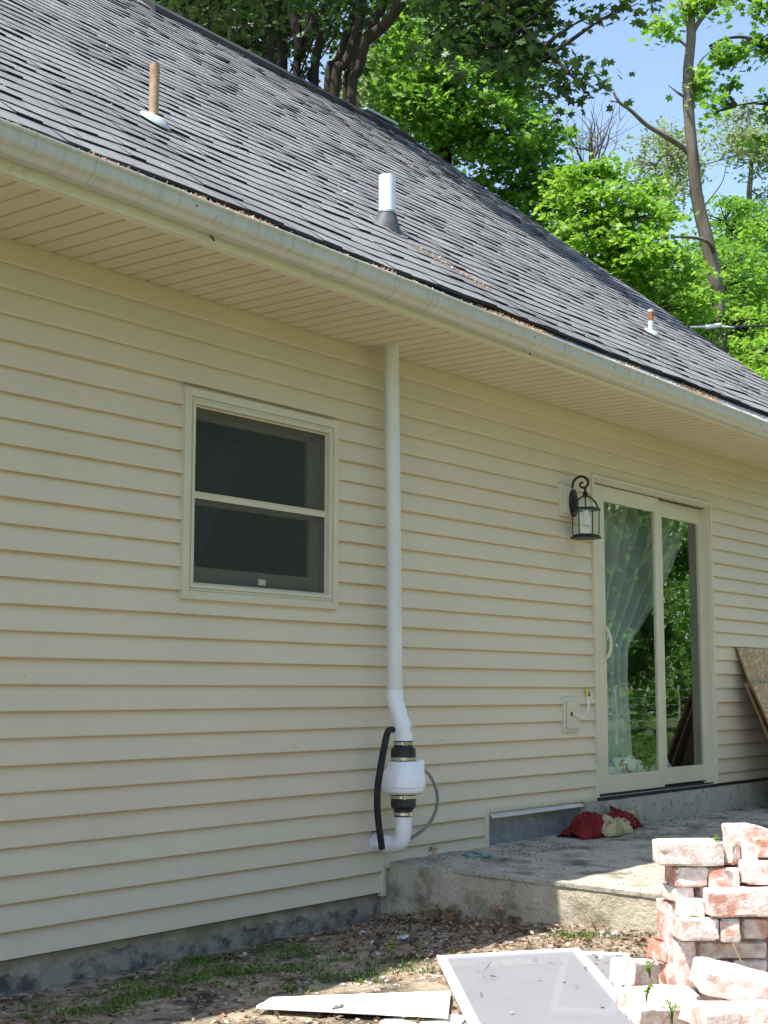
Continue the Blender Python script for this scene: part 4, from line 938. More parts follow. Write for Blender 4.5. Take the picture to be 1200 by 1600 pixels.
# ---- screens and white boards on the ground
def flatframe(name, P, th, wf, label, z_over=0.):
    """P: four ground corners (world), builds a screen frame lying there"""
    P = [np.array(p, float) for p in P]; e = empty(name, P[0], label, 'window screen')
    C_ = sum(P)/4; inn_ = []
    for i in range(4):
        a = P[i-1]-P[i]; b = P[(i+1) % 4]-P[i]; a /= np.linalg.norm(a); b /= np.linalg.norm(b); inn_.append(P[i]+(a+b)*wf)
    upv = np.array([0, 0, th]); mb = MB()
    for i in range(4):
        j = (i+1) % 4; vs = [P[i], P[j], inn_[j], inn_[i]]; vs += [v+upv for v in vs]
        mb.add(vs, [(0, 1, 2, 3), (7, 6, 5, 4), (0, 4, 5, 1), (2, 6, 7, 3)])
    mb.build('frame', MT['alu'], e, bevel=.003)
    g = []
    for i in range(15):
        r = []
        for j in range(15):
            u, v = i/14, j/14; p = (inn_[0]*(1-u)+inn_[1]*u)*(1-v)+(inn_[3]*(1-u)+inn_[2]*u)*v
            edge = min(u, 1-u, v, 1-v); p = p+np.array([0, 0, th*.6+min(1, edge*6)*.008*mn.noise(Vector((u*4, v*5, z_over)))]); r.append(p)
        g.append(r)
    sheet('mesh', g, MT['mesh'], e); return e, inn_
zg = .075
P4 = [atz(683, 1502, zg), atz(905, 1489, zg), atz(1045, 1650, zg), atz(762, 1668, zg)]
e1, _ = flatframe('window_screen', P4, .022, .034, 'large white framed window screen lying on the ground among the rubble')
mb = MB(); a = atz(762, 1506, zg+.006); b = atz(722, 1560, zg+.006); dd = (b-a); sd = np.cross(dd, [0, 0, 1.]); sd /= np.linalg.norm(sd); sd *= .012
mb.add([a-sd, a+sd, b+sd, b-sd, a-sd+[0, 0, .008], a+sd+[0, 0, .008], b+sd+[0, 0, .008], b-sd+[0, 0, .008]], [(3, 2, 1, 0), (4, 5, 6, 7), (0, 1, 5, 4), (1, 2, 6, 5), (2, 3, 7, 6), (3, 0, 4, 7)]); mb.build('corner_brace', MT['mesh'], e1)
P4 = [atz(880, 1492, .05), atz(985, 1497, .05), atz(962, 1590, .05), atz(860, 1585, .05)]
flatframe('window_screen', P4, .02, .028, 'smaller white screen frame half under the large one beside the bricks', 4.)
# litter on the mesh
pts = np.array([atz(x, y, zg+.024) for x, y in ((745, 1515), (755, 1522), (860, 1500), (876, 1502), (880, 1530), (842, 1527), (915, 1512), (900, 1540), (800, 1580), (752, 1553), (770, 1525), (940, 1570), (835, 1498))])
tag(leafmesh('screen_litter', pts, .022, MT['dead'], None, OVAL, 1.4, .4), 'bits of dead leaf lying on the screen mesh', 'leaf litter', kind='stuff')
def plank(name, corners, th, m, label, cat='board'):
    v = [np.array(p, float) for p in corners]; mb = MB(); n_ = 10; vs = []
    for i in range(n_+1):
        u = i/n_
        a = v[0]*(1-u)+v[1]*u; b = v[3]*(1-u)+v[2]*u; w1 = .004*mn.noise(Vector((u*5, 0, th*99)))
        for q in (a, b): vs += [q+[0, 0, w1], q+[0, 0, w1+th]]
    fs = []
    for i in range(n_):
        o = i*4; fs += [(o+1, o+5, o+7, o+3), (o, o+2, o+6, o+4), (o, o+4, o+5, o+1), (o+2, o+3, o+7, o+6)]
    fs += [(0, 1, 3, 2), (4*n_, 4*n_+2, 4*n_+3, 4*n_+1)]
    mb.add(vs, fs); o = mb.build(name, m, None, bevel=.002); return tag(o, label, cat)
plank('white_board', [atz(400, 1577, .06), atz(425, 1563, .06), atz(705, 1553, .06), atz(700, 1592, .06)][::-1], .012, MT['paintwood'], 'long white painted board lying flat left of the window screen')
bd = bpy.data.objects['white_board']
plank('white_board', [atz(560, 1640, .03), atz(690, 1640, .03), atz(735, 1592, .03), atz(600, 1600, .03)], .018, MT['paintwood'], 'white board end sticking out beneath the near edge of the long board')
bl = lump('mortar_chunk', atz(527, 1572, .078), (.028, .014, .006), MT['stone'], 2.2, sub=3, amp=.7); tag(bl, 'small flat chip lying on top of the long white board', 'stone')

# ================================================================== brick stack
SN = np.array([-.78, -.63, 0.]); SN /= np.linalg.norm(SN); SU = np.array([-SN[1], SN[0], 0.])
if SU @ RT < 0: SU = -SU
SO = atd(1070, 1340, 3.62)
def onplane(px, py, w_=0.):
    d = ray(px, py); o = SO-SN*w_; t = ((o-CAM) @ SN)/(d @ SN); return CAM+d*t
def brick(px0, py0, px1, py1, label, w_=0., depth=.095, yaw=0., roll=0., tilt=0., red=False, chip=.5, seed=0, wedge=0.):
    px0 += 11; px1 += 8
    a = onplane(px0, py1, w_); b = onplane(px1, py1, w_); c = onplane(px0, py0, w_)
    L1 = np.linalg.norm(b-a); Hh = abs(c[2]-a[2]); cen = (a+b)/2; cen[2] = (a[2]+c[2])/2; cen = cen-SN*depth/2
    bm = bmesh.new(); bmesh.ops.create_cube(bm, size=1); bmesh.ops.subdivide_edges(bm, edges=bm.edges[:], cuts=9, use_grid_fill=True)
    sd_ = seed*7.31+px0*.13
    for v in bm.verts:
        x, y, z = v.co.x*L1, v.co.y*depth, v.co.z*Hh
        ex = [abs(v.co.x) > .49, abs(v.co.y) > .49, abs(v.co.z) > .49]; k_ = sum(ex)
        q = Vector((x*16+sd_, y*16, z*16)); n1 = mn.noise(q); n2 = mn.noise(q*3.1)
        ins = (.0022 if k_ == 2 else .006 if k_ == 3 else 0)*(.5+(6*max(0, n1-.05)+5*max(0, n2-.15))*chip*2)
        d = Vector((x, y, z)); 
        v.co = Vector((x-math.copysign(ins, x) if ex[0] else x, y-math.copysign(ins, y) if ex[1] else y, z-math.copysign(ins, z) if ex[2] else z))
        v.co += Vector((n2, mn.noise(q*2+Vector((4, 0, 0))), n1))*.0016
        if wedge and v.co.x > 0: v.co.z -= wedge*(v.co.x/(L1/2))*(1 if v.co.z > 0 else 0)*Hh
    me = bpy.data.meshes.new('brick'); bm.to_mesh(me); bm.free(); me.materials.append(MT['brickred' if red else 'brick'])
    me.polygons.foreach_set('use_smooth', [True]*len(me.polygons)); me.set_sharp_from_angle(angle=math.radians(35))
    o = bpy.data.objects.new('brick', me); COL.objects.link(o); o.location = tuple(cen)
    o.rotation_euler = (tilt, roll, math.atan2(SU[1], SU[0])+yaw); tag(o, label, 'brick', 'old painted bricks in the pile'); return o
BR = [
 (1021, 1315, 1124, 1354, 'longest brick lying on the top left of the stack', dict(w_=0, yaw=.05)),
 (1122, 1318, 1158, 1352, 'short reddish brick end just right of the top left brick', dict(w_=.02, yaw=-.6, red=True)),
 (1134, 1290, 1215, 1321, 'highest brick of the pile, sloping down to the right', dict(w_=.09, wedge=.45, yaw=.1, depth=.10)),
 (1151, 1320, 1175, 1349, 'small upright brick bat under the highest brick', dict(w_=.02, yaw=.2)),
 (1176, 1312, 1236, 1340, 'brick with a red chip at the right frame edge in the top row', dict(w_=.0, yaw=-.1, red=True)),
 (1041, 1355, 1100, 1387, 'left half of the broken brick under the top left one', dict(w_=.012, yaw=.08)),
 (1101, 1357, 1152, 1389, 'pinkish right half of the broken brick in the second row', dict(w_=.004, yaw=-.12, red=True)),
 (1150, 1346, 1240, 1383, 'big white brick of the second row at the right frame edge', dict(w_=-.01, yaw=.05)),
 (1036, 1386, 1074, 1410, 'short brick end at the left of the third row', dict(w_=.02, yaw=.15)),
 (1078, 1390, 1128, 1430, 'white brick behind the big tilted one in the middle of the stack', dict(w_=.05)),
 (1097, 1389, 1222, 1434, 'biggest white brick, bulging out at the middle right of the stack', dict(w_=-.035, yaw=.04, roll=-.03, depth=.12)),
 (1050, 1405, 1097, 1434, 'cracked white brick left of the biggest bulging one', dict(w_=.0, yaw=-.1, roll=.06)),
 (1050, 1436, 1116, 1471, 'bright brick at the left of the fifth row with a pointed red chip', dict(w_=-.03, yaw=.03)),
 (1117, 1437, 1151, 1473, 'narrow brick bat in the middle of the fifth row', dict(w_=-.028, yaw=-.02)),
 (1152, 1436, 1196, 1468, 'brick with a red top at the right of the fifth row', dict(w_=.0, yaw=-.1, red=True)),
 (1082, 1472, 1191, 1499, 'grey shaded brick tucked under the fifth row', dict(w_=.05, yaw=.0)),
 (1087, 1501, 1134, 1529, 'shaded brick end below the grey shaded brick', dict(w_=.055)),
 (1136, 1500, 1192, 1528, 'pale brick behind the fallen white brick at lower right', dict(w_=.06)),
 (1050, 1472, 1080, 1548, 'tall white brick standing on end in the lower left of the stack', dict(w_=.0, yaw=.06)),
 (1030, 1428, 1047, 1546, 'pink brick on end forming the left edge of the stack', dict(w_=.055, red=True, depth=.08, yaw=.1)),
 (1031, 1411, 1049, 1436, 'reddish brick end above the pink upright at the left edge', dict(w_=.05, red=True, yaw=.2)),
 (1021, 1472, 1032, 1508, 'thin brick sliver leaning on the left edge of the stack', dict(w_=.06, red=True, yaw=.3, roll=.1)),
 (1085, 1532, 1240, 1600, 'brick course hidden behind the fallen bricks at the bottom', dict(w_=.09)),
 (1036, 1550, 1082, 1600, 'brick under the two uprights at the left edge of the stack', dict(w_=.06)),
 (1196, 1440, 1240, 1530, 'shaded brick wall end at the far right of the stack', dict(w_=.10, red=True)),
 (1080, 1600, 1240, 1640, 'lowest brick course under the stack', dict(w_=.09)),
]
for i, (a, b, c, d, lab, kw) in enumerate(BR): brick(a, b, c, d, lab, seed=i, **kw)
# fallen bricks lying in front
def fallen(px, py, dpt, size, rot, label, red=False, seed=0):
    c = atd(px, py, dpt); o = brick(1021, 1315, 1124, 1354, label, seed=seed+40, red=red); 
    b_ = o.dimensions
    me = o.data; v = np.zeros(len(me.vertices)*3); me.vertices.foreach_get('co', v); v = v.reshape(-1, 3); sc_ = np.array(size)/(v.max(0)-v.min(0)); me.vertices.foreach_set('co', (v*sc_).reshape(-1)); me.update()
    o.location = tuple(c); o.rotation_euler = rot; return o
fallen(1150, 1536, 3.46, (.20, .125, .062), (.16, .22, -.85), 'fallen brick with dark red side lying askew at lower right', red=False, seed=1)
fallen(1140, 1590, 3.36, (.16, .11, .06), (.05, .0, -.75), 'fallen brick at the bottom frame edge below the askew one', seed=2)
fallen(1205, 1588, 3.34, (.09, .10, .06), (.0, .05, -.9), 'fallen brick in the bottom right corner of the photo', seed=3)
fallen(1036, 1572, 3.50, (.20, .125, .055), (.30, .05, -.55), 'whitewashed brick lying at the bottom between screen and stack', seed=4)
fallen(1002, 1520, 3.95, (.15, .10, .07), (.0, .15, -.3), 'fallen brick with brown shaded side next to the small screen frame', seed=5)
fallen(1085, 1590, 3.45, (.06, .06, .04), (.3, .3, .2), 'small bare red brick chunk below the uprights', red=True, seed=6)
# soil heap carrying the fallen bricks
hp_ = atd(1090, 1650, 3.5)
bm = bmesh.new(); random.seed(66)
for _ in range(420):
    q = atd(random.uniform(960, 1240), random.uniform(1560, 1700), random.uniform(3.3, 4.1)); x, y = q[0], q[1]; r0 = random.uniform(.008, .035)
    z = gz(x, y)+.16*math.exp(-((x-hp_[0])**2+(y-hp_[1])**2)/.12)*random.random()
    m_ = Matrix.Translation((x, y, z)) @ Matrix.Rotation(random.uniform(0, 6), 4, Vector((random.random(), random.random(), random.random()+.1)).normalized()) @ Matrix.Diagonal((r0*1.4, r0, r0*.6, 1))
    bmesh.ops.create_cube(bm, size=1.3, matrix=m_)
for v in bm.verts: v.co += Vector((mn.noise(v.co*60), mn.noise(v.co*60+Vector((3, 0, 0))), mn.noise(v.co*60+Vector((0, 3, 0)))))*.006
me = bpy.data.meshes.new('rubble'); bm.to_mesh(me); bm.free(); me.materials.append(MT['brickred']); o = bpy.data.objects.new('rubble', me); COL.objects.link(o); tag(o, 'broken brick and mortar crumbs under the fallen bricks', 'rubble', kind='stuff')
# weeds among the bricks
random.seed(71)
def weed(px, py, dpt, h, n_, label, hk=1.):
    c = atd(px, py, dpt); e = empty('weed', c, label, 'weed', 'green weeds among the bricks'); mb = MB(); tips = []
    for i in range(n_):
        a = random.uniform(0, 6.28); l = h*random.uniform(.5, 1.); dx = np.array([math.cos(a), math.sin(a), 0])*l*random.uniform(.15, .7)
        t = np.array([0, 0, l*hk])+dx; mid = np.array([0, 0, l*.6])+dx*.3; mb.tube(catmull([c, c+mid, c+t], 3), [.0018, .0012, .0006], 4)
        for q in range(5): f = random.uniform(.4, 1); tips.append(c+(mid*(1-f)+t*f)+rng.normal(0, .004, 3))
    mb.build('stem', MT['grass'], e); leafmesh('leaf', np.array(tips), .012+.05*h, MT['leaf_y'], e, DIAM*np.array([.5, 1]), .3, .2)
weed(1015, 1528, 3.7, .045, 6, 'small ferny green weed in front of the brown shaded brick')
weed(1119, 1316, 3.60, .014, 3, 'tiny green sprout on top of the stack')
weed(1050, 1600, 3.35, .06, 6, 'leggy green weed growing over the whitewashed brick at the bottom')
weed(1010, 1565, 3.40, .05, 5, 'sparse green sprig left of the whitewashed brick')
weed(985, 1585, 3.5, .05, 4, 'sparse green sprig at the near corner of the window screen')
mb = MB(); mb.tube(catmull([onplane(1145, 1472, -.05), onplane(1150, 1485, -.06), onplane(1158, 1502, -.07)], 4), .0018, 5); tag(mb.build('twig', MT['dead']), 'thin dry straw hanging from the fifth brick row', 'twig')
c = atz(612, 1500, .05)
e = empty('weed', c, 'lone bright green seedling at the edge of the shadow', 'weed'); tips = np.array([c+rng.normal(0, .014, 3)+[0, 0, .05] for _ in range(12)]); mb = MB(); mb.tube([c, c+[.004, 0, .055]], .0015, 4); mb.build('stem', MT['grass'], e); leafmesh('leaf', tips, .026, MT['leaf_y'], e, OVAL, 1., .2)

# ================================================================== cables at the gable
cb = empty('service_cable', atd(1140, 508, 12.4), 'overhead service cable with pale sleeve and drip loops beyond the gable', 'cable')
D = 12.4
mb = MB(); mb.tube([atd(1200, 509, 13.2), atd(1300, 500, 16), atd(1700, 470, 30)], .012, 6); mb.tube(catmull([atd(1135, 510, D), atd(1165, 510, D+.4), atd(1205, 508, 13.2)], 4), .011, 6)
mb.tube(catmull([atd(1060, 530, D), atd(1078, 511, D), atd(1110, 509, D)], 4), .006, 6); mb.build('black_cable', MT['cable'], cb, smooth=True)
mb = MB(); mb.tube([atd(1078, 511, D), atd(1102, 510.5, D)], .010, 8); mb.tube([atd(1102, 511, D), atd(1127, 507.5, D)], .019, 8); mb.tube([atd(1127, 510, D), atd(1148, 511.5, D)], .008, 8); mb.build('splice_sleeve', MT['alu'], cb, smooth=True)
mb = MB(); mb.tube(catmull([atd(1140, 512, D), atd(1130, 516, D), atd(1122, 525, D), atd(1112, 540, D), atd(1105, 570, D)], 4), .009, 6); mb.tube(catmull([atd(1155, 510, D), atd(1143, 515, D), atd(1135, 527, D), atd(1131, 545, D), atd(1129, 590, D)], 4), .009, 6); mb.build('drip_loop', MT['cable'], cb, smooth=True)
mb = MB(); mb.tube(catmull([atd(900, 298, 20), atd(1040, 272, 23), atd(1200, 228, 27), atd(1500, 130, 36)], 6), .010, 5); tag(mb.build('utility_wire', MT['cable']), 'thin single wire crossing the sky behind the bare trunk', 'cable')

# ================================================================== trees
def wander(a, b, k=7, amp=.06):
    a = np.array(a, float); b = np.array(b, float); L1 = np.linalg.norm(b-a)
    return catmull([a]+[a+(b-a)*t+rng.normal(0, amp*L1/6, 3) for t in np.linspace(0, 1, k)[1:-1]]+[b], 3)
def ell(c, r, n, shell=.55):
    d = rng.normal(size=(n, 3)); d /= np.linalg.norm(d, axis=1)[:, None]; rad = rng.uniform(shell**3, 1, n)**(1/3)
    return np.array(c)+d*rad[:, None]*np.array(r)
def tree(name, label, cat, base, trunks, blobs, lsize, lm, bark, group=None, shape=OVAL, per=55, cr=.42, twig=True, flatc=.45, up=.8, curl=.2):
    """trunks: list of (points, r0, r1); blobs: (centre, radii, n_leaves)"""
    e = empty(name, base, label, cat, group); mb = MB(); allp = []
    for pts, r0, r1 in trunks:
        pts = catmull(pts, 5); mb.tube(pts, [r0, (r0+r1)/2, r1], 12, jit=.04); allp += pts
    allp = np.array(allp); cl = []
    for c, r, n_ in blobs:
        m_ = max(2, int(n_/per)); sub = ell(c, r, m_); szs = cr*rng.uniform(.55, 1.3, m_)
        for s_, z_ in zip(sub, szs):
            k_ = max(4, int(per*(z_/cr)**1.3)); p_ = rng.normal(size=(k_, 3))*z_*.5; p_[:, 2] *= flatc; p_[:, 2] -= .25*(p_[:, 0]**2+p_[:, 1]**2)/z_
            cl.append(s_+p_)
        if twig:
            j = np.argmin(np.linalg.norm(allp-np.array(c), axis=1)); root = allp[j]
            k_ = min(m_, 14)
            mid = root*.45+np.array(c)*.55
            rr = min(.05, .012+.012*max(r)); mb.tube(wander(root, mid, 5), [rr*1.6, rr], 6, cap=False)
            for s_ in sub[:k_]: mb.tube(wander(mid, s_, 5), [rr*.7, .004], 5, cap=False)
    mb.build('trunk', bark, e, smooth=True)
    if cl: leafmesh('crown', np.vstack(cl), lsize, lm, e, shape, up, curl)
    return e
rng = np.random.default_rng(5)
def A(px, py, d): return atd(px, py, d)
def down(p, z=0.): q = np.array(p, float).copy(); q[2] = z; return q
def trunkpx(pl, d, zb=True):
    pts = [A(x, y, d) for x, y in pl]
    if zb: b = pts[0]-(pts[1]-pts[0])*.2; pts = [np.array([pts[0][0], pts[0][1], 0]), np.array([pts[0][0], pts[0][1], pts[0][2]*.6])]+pts
    return pts
# --- dark multi stemmed maples behind the ridge (left)
d = 15.
specs = [([(361, 90), (360, 0), (358, -200)], .065, 'straight dark trunk farthest left behind the ridge'),
         ([(422, 110), (417, 40), (412, 0), (400, -200)], .055, 'slim dark trunk second from the left behind the ridge'),
         ([(441, 120), (441, 40), (441, 0), (446, -260)], .095, 'straight near black trunk behind the ridge left of the forked ones')]
for i, (pl, r, lab) in enumerate(specs):
    tp = trunkpx(pl, d+.4*i); bl = [(A(x, y, d+2.2+1.0*i), (.8, .8, .6), 620) for x, y in ((240+55*i, 5), (330+45*i, -70), (300+50*i, 35), (400+30*i, -140))]
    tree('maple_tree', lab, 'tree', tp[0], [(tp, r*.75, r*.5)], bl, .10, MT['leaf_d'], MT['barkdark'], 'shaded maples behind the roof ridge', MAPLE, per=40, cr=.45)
d = 14.6
tr = [(trunkpx([(463, 125), (475, 60), (485, 0), (500, -200)], d), .044, .036), ([A(470, 90, d), A(462, 40, d), A(455, 0, d), A(440, -200, d)], .06, .045), ([A(474, 64, d), A(490, 30, d), A(487, 0, d)], .05, .035)]
bl = [(A(x, y, dd), (1.0, 1.0, .6), n_) for x, y, dd, n_ in ((440, -110, 15.5, 900), (520, -120, 15, 900), (400, 70, 17.5, 260), (455, 95, 18, 160), (580, -110, 14, 700))]
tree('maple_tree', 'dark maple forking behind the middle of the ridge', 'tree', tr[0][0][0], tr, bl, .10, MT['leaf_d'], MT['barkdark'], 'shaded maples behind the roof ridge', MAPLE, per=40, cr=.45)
tr = [(trunkpx([(491, 135), (497, 80), (503, 40), (507, 0), (512, -200)], 15.4), .055, .04), ([A(484, 125, 15.4), A(497, 85, 15.4), A(503, 50, 15.4)], .04, .035)]
tree('maple_tree', 'thin split stem right of the forking dark maple', 'tree', tr[0][0][0], tr, [(A(520, -90, 15.4), (.8, .8, .5), 500), (A(545, 60, 15.8), (.3, .3, .3), 60)], .10, MT['leaf_d'], MT['barkdark'], 'shaded maples behind the roof ridge', MAPLE, per=40, cr=.4)
d = 14.2
tr = [(trunkpx([(523, 150), (540, 100), (555, 60), (566, 0), (575, -200)], d), .056, .046), (trunkpx([(549, 168), (560, 110), (572, 65), (588, 25), (600, 0), (630, -160)], d-.2), .052, .042),
      (trunkpx([(512, 143), (526, 100), (540, 60), (552, 20)], d+.3), .045, .04), ([A(575, 60, d-.2), A(600, 40, d-.4), A(620, 15, d-.8), A(650, -30, d-1.2)], .06, .045), (trunkpx([(540, 158), (549, 110), (556, 70), (562, 20)], d+.2), .036, .032)]
LIMB = [(600, 40, 13.2), (650, 5, 12.6), (700, 10, 12.3), (760, 40, 12.0), (820, 70, 11.8), (870, 100, 11.7), (915, 135, 11.6)]
tr.append(([A(*q) for q in LIMB[:1]]+[A(640, -10, 12.8), A(720, -5, 12.2), A(800, 30, 11.9), A(860, 85, 11.8), A(915, 140, 11.6)], .045, .01))
bl = [(A(x, y, dd), (rx, rx, rz), n_) for x, y, dd, rx, rz, n_ in ((600, -70, 13.5, .8, .4, 600), (560, 0, 14.6, .45, .12, 60), (670, -40, 12.8, .6, .3, 380), (730, 5, 12.3, .45, .28, 380), (740, 60, 12.2, .35, .25, 170), (775, 30, 12.1, .4, .3, 260), (780, 90, 12, .38, .22, 200),
      (820, 50, 12, .30, .28, 180), (840, 105, 11.9, .28, .2, 150), (870, 130, 11.8, .25, .12, 110), (905, 135, 11.6, .16, .09, 55), (925, 15, 12, .22, .07, 50), (880, -12, 12, .4, .12, 140), (985, -2, 11.9, .12, .05, 22), (800, -30, 12.2, .6, .25, 350), (700, 70, 12.6, .3, .3, 90))]
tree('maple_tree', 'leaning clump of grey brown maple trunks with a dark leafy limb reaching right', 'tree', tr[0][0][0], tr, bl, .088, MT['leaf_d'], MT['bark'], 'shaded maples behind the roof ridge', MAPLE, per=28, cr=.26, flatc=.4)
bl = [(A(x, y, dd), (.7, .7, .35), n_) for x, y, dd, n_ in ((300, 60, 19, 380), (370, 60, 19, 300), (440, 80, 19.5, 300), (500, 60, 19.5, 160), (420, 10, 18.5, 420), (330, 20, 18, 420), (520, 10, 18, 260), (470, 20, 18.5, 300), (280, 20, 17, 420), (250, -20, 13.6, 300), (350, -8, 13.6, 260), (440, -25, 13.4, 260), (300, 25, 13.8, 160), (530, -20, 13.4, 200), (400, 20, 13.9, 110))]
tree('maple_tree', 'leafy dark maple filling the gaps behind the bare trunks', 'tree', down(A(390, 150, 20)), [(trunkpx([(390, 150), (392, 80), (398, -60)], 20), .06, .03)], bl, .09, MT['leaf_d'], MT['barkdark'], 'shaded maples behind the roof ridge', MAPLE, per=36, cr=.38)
# --- tall canopy added out of view above the frame to keep these in shade
bl = [((x, y, z), (1.6, 1.3, .9), 900) for x, y, z in ((5, 9, 9.5), (7, 8.5, 10.5), (7, 11, 10), (9, 9, 11.5), (9, 11.5, 11), (11, 9.5, 12), (11, 12, 12), (5, 11.5, 9), (8, 10, 12.5), (10.5, 10.5, 10.8), (6, 10, 11), (12.5, 11, 12.8))]
tree('maple_tree', 'added unseen maple canopy above the frame shading the stems by the ridge', 'tree', (2.5, 11.5, 0), [([(2.5, 11.5, 0), (2.8, 11.2, 3.5), (4.5, 10.5, 7), (7.5, 10, 10.5)], .3, .12)], bl, .24, MT['leaf_d'], MT['barkdark'], None, OVAL, per=60, cr=.8)
# --- bright maple in the middle
d = 19
tr = [(trunkpx([(690, 300), (700, 150), (705, 0), (700, -200)], d), .14, .10), ([A(698, 200, d), A(760, 100, d), A(800, 0, d)], .05, .03), ([A(690, 240, d), A(640, 150, d), A(630, 60, d)], .05, .03)]
bl = []
for x, y, dd, rx, rz, n_ in ((640, 120, 19, .55, .45, 1700), (690, 60, 18.6, .6, .5, 1900), (620, 170, 18.4, .35, .35, 700), (700, 150, 18.4, .55, .5, 1800), (760, 110, 19, .55, .55, 1800), (770, 210, 18.6, .5, .45, 1500), (830, 220, 19, .4, .4, 1300), (845, 300, 19.2, .35, .4, 1100), (780, 290, 19, .4, .3, 900), (700, 230, 19, .45, .3, 1000), (650, 30, 19.6, .5, .5, 1300), (740, 0, 19.5, .8, .5, 1700), (815, 130, 19.4, .36, .35, 800), (860, 350, 19.5, .3, .3, 600), (800, -60, 19.5, .9, .5, 1500), (660, -60, 20, .9, .5, 1500), (600, 60, 20.5, .3, .4, 350)):
    bl.append((A(x, y, dd), (rx, rx*1.5, rz), n_))
tree('maple_tree', 'large bright green maple rising behind the middle of the roof', 'tree', tr[0][0][0], tr, bl, .088, MT['leaf_b'], MT['bark'], None, MAPLE, per=50, cr=.30, flatc=.4)
# --- yellow-green maple right of it
d = 17.5
tr = [(trunkpx([(905, 420), (908, 330), (915, 260)], d), .05, .02), ([down(A(905, 420, d)), A(915, 430, d), A(935, 360, d), A(960, 280, d)], .04, .015)]
tr[1] = ([tr[0][0][2]]+tr[1][0][1:], .04, .015)
bl = [(A(x, y, dd), (rx, rx*1.4, rz), n_) for x, y, dd, rx, rz, n_ in ((920, 275, 17.5, .35, .22, 700), (900, 320, 17.4, .3, .25, 600), (960, 320, 17.3, .4, .25, 900), (1000, 350, 17.4, .35, .25, 700), (930, 370, 17.2, .4, .25, 900), (985, 400, 17, .4, .28, 1000), (1030, 430, 17.3, .4, .3, 900), (960, 430, 17.4, .4, .25, 700), (1010, 300, 17.8, .22, .15, 250), (890, 380, 17.8, .3, .3, 500), (1050, 480, 17, .35, .25, 700))]
tree('young_maple', 'yellow green young maple in full sun over the right half of the roof', 'tree', tr[0][0][0], tr, bl, .080, MT['leaf_y'], MT['bark'], None, MAPLE, per=50, cr=.26, flatc=.35)
# --- bare twiggy tree
d = 24; mb = MB(); base = A(925, 330, d)
e = empty('bare_tree', down(base), 'leafless twiggy tree against the sky between the bright maples', 'tree')
mb.tube([down(base), A(925, 330, d), A(928, 240, d)], [.09, .06, .04], 8)
for k_ in range(16):
    a = A(925+rng.uniform(-4, 4), rng.uniform(235, 330), d); b = A(935+rng.normal(0, 40), rng.uniform(150, 225), d+rng.normal(0, .6)); path = wander(a, b, 6, .12); mb.tube(path, [.022, .005], 5)
    for q in range(5): s_ = path[rng.integers(4, len(path)-2)]; mb.tube(wander(s_, s_+rng.normal(0, .35, 3)+[0, 0, .25], 4, .15), [.007, .002], 4)
mb.build('trunk', MT['barkpale'], e, smooth=True)
# --- tall half dead tree at right
d = 18.
tr = [(trunkpx([(1122, 500), (1118, 440), (1108, 390), (1096, 340), (1088, 300), (1082, 240), (1076, 170), (1075, 110), (1080, 60), (1078, 0), (1075, -150)], d), .105, .05),
      ([A(1081, 243, d), A(1066, 230, d), A(1040, 213, d-.2), A(1010, 195, d-.3), A(985, 172, d-.4), A(968, 160, d-.5), A(958, 143, d-.5)], .042, .014), ([A(1075, 155, d), A(1062, 147, d), A(1053, 140, d), A(1044, 133, d)], .02, .006),
      ([A(1118, 400, d), A(1108, 380, d-.2), A(1090, 372, d-.3), A(1060, 370, d-.5), A(1050, 372, d-.6)], .03, .012), ([A(1078, 60, d), A(1092, 35, d), A(1115, 10, d), A(1150, -20, d)], .035, .015), ([A(1078, 50, d), A(1070, 20, d), A(1060, -10, d)], .03, .012), ([A(1076, 75, d), A(1060, 62, d), A(1040, 50, d)], .02, .008),
      ([A(1093, 330, d), A(1110, 310, d), A(1128, 285, d), A(1135, 260, d)], .012, .004), ([A(1080, 120, d), A(1095, 95, d), A(1110, 80, d)], .015, .005)]
bl = [(A(x, y, d), (rx, rx, rz), n_) for x, y, rx, rz, n_ in ((1028, 38, .16, .06, 70), (1050, 48, .2, .08, 90), (1072, 10, .25, .15, 150), (1098, 15, .15, .15, 70), (1090, 130, .16, .2, 160), (1100, 120, .12, .1, 80), (1105, 0, .2, .15, 120), (1085, 160, .1, .1, 40))]
tree('half_dead_tree', 'tall crooked trunk with a bare dead limb against the sky', 'tree', tr[0][0][0], tr, bl, .09, MT['leaf_y'], MT['barkpale'], None, MAPLE, per=20, cr=.2, flatc=.6)
# --- right edge tree with darker leaves hanging in
d = 14.
tr = [(trunkpx([(1260, 560), (1262, 300), (1255, 100), (1240, -100)], d), .14, .1), ([A(1256, 120, d), A(1210, 85, d), A(1170, 60, d), A(1135, 60, d), A(1110, 70, d)], .03, .006), ([A(1258, 200, d), A(1220, 170, d), A(1190, 160, d), A(1150, 165, d)], .025, .006), ([A(1250, 0, d), A(1200, 10, d), A(1160, -5, d), A(1135, 0, d)], .03, .01), ([A(1260, 260, d), A(1215, 225, d), A(1180, 215, d)], .02, .005)]
bl = [(A(x, y, d), (rx, rx, rz), n_) for x, y, rx, rz, n_ in ((1140, 80, .14, .14, 130), (1165, 72, .16, .08, 100), (1122, 100, .08, .10, 60), (1130, 138, .12, .10, 90), (1115, 158, .08, .06, 45), (1190, 60, .16, .08, 90), (1188, 15, .18, .08, 90), (1185, 165, .10, .04, 30), (1195, 225, .10, .10, 70), (1240, 150, .3, .25, 260), (1250, 40, .4, .3, 400), (1140, 0, .14, .05, 40), (1108, 178, .05, .03, 16))]
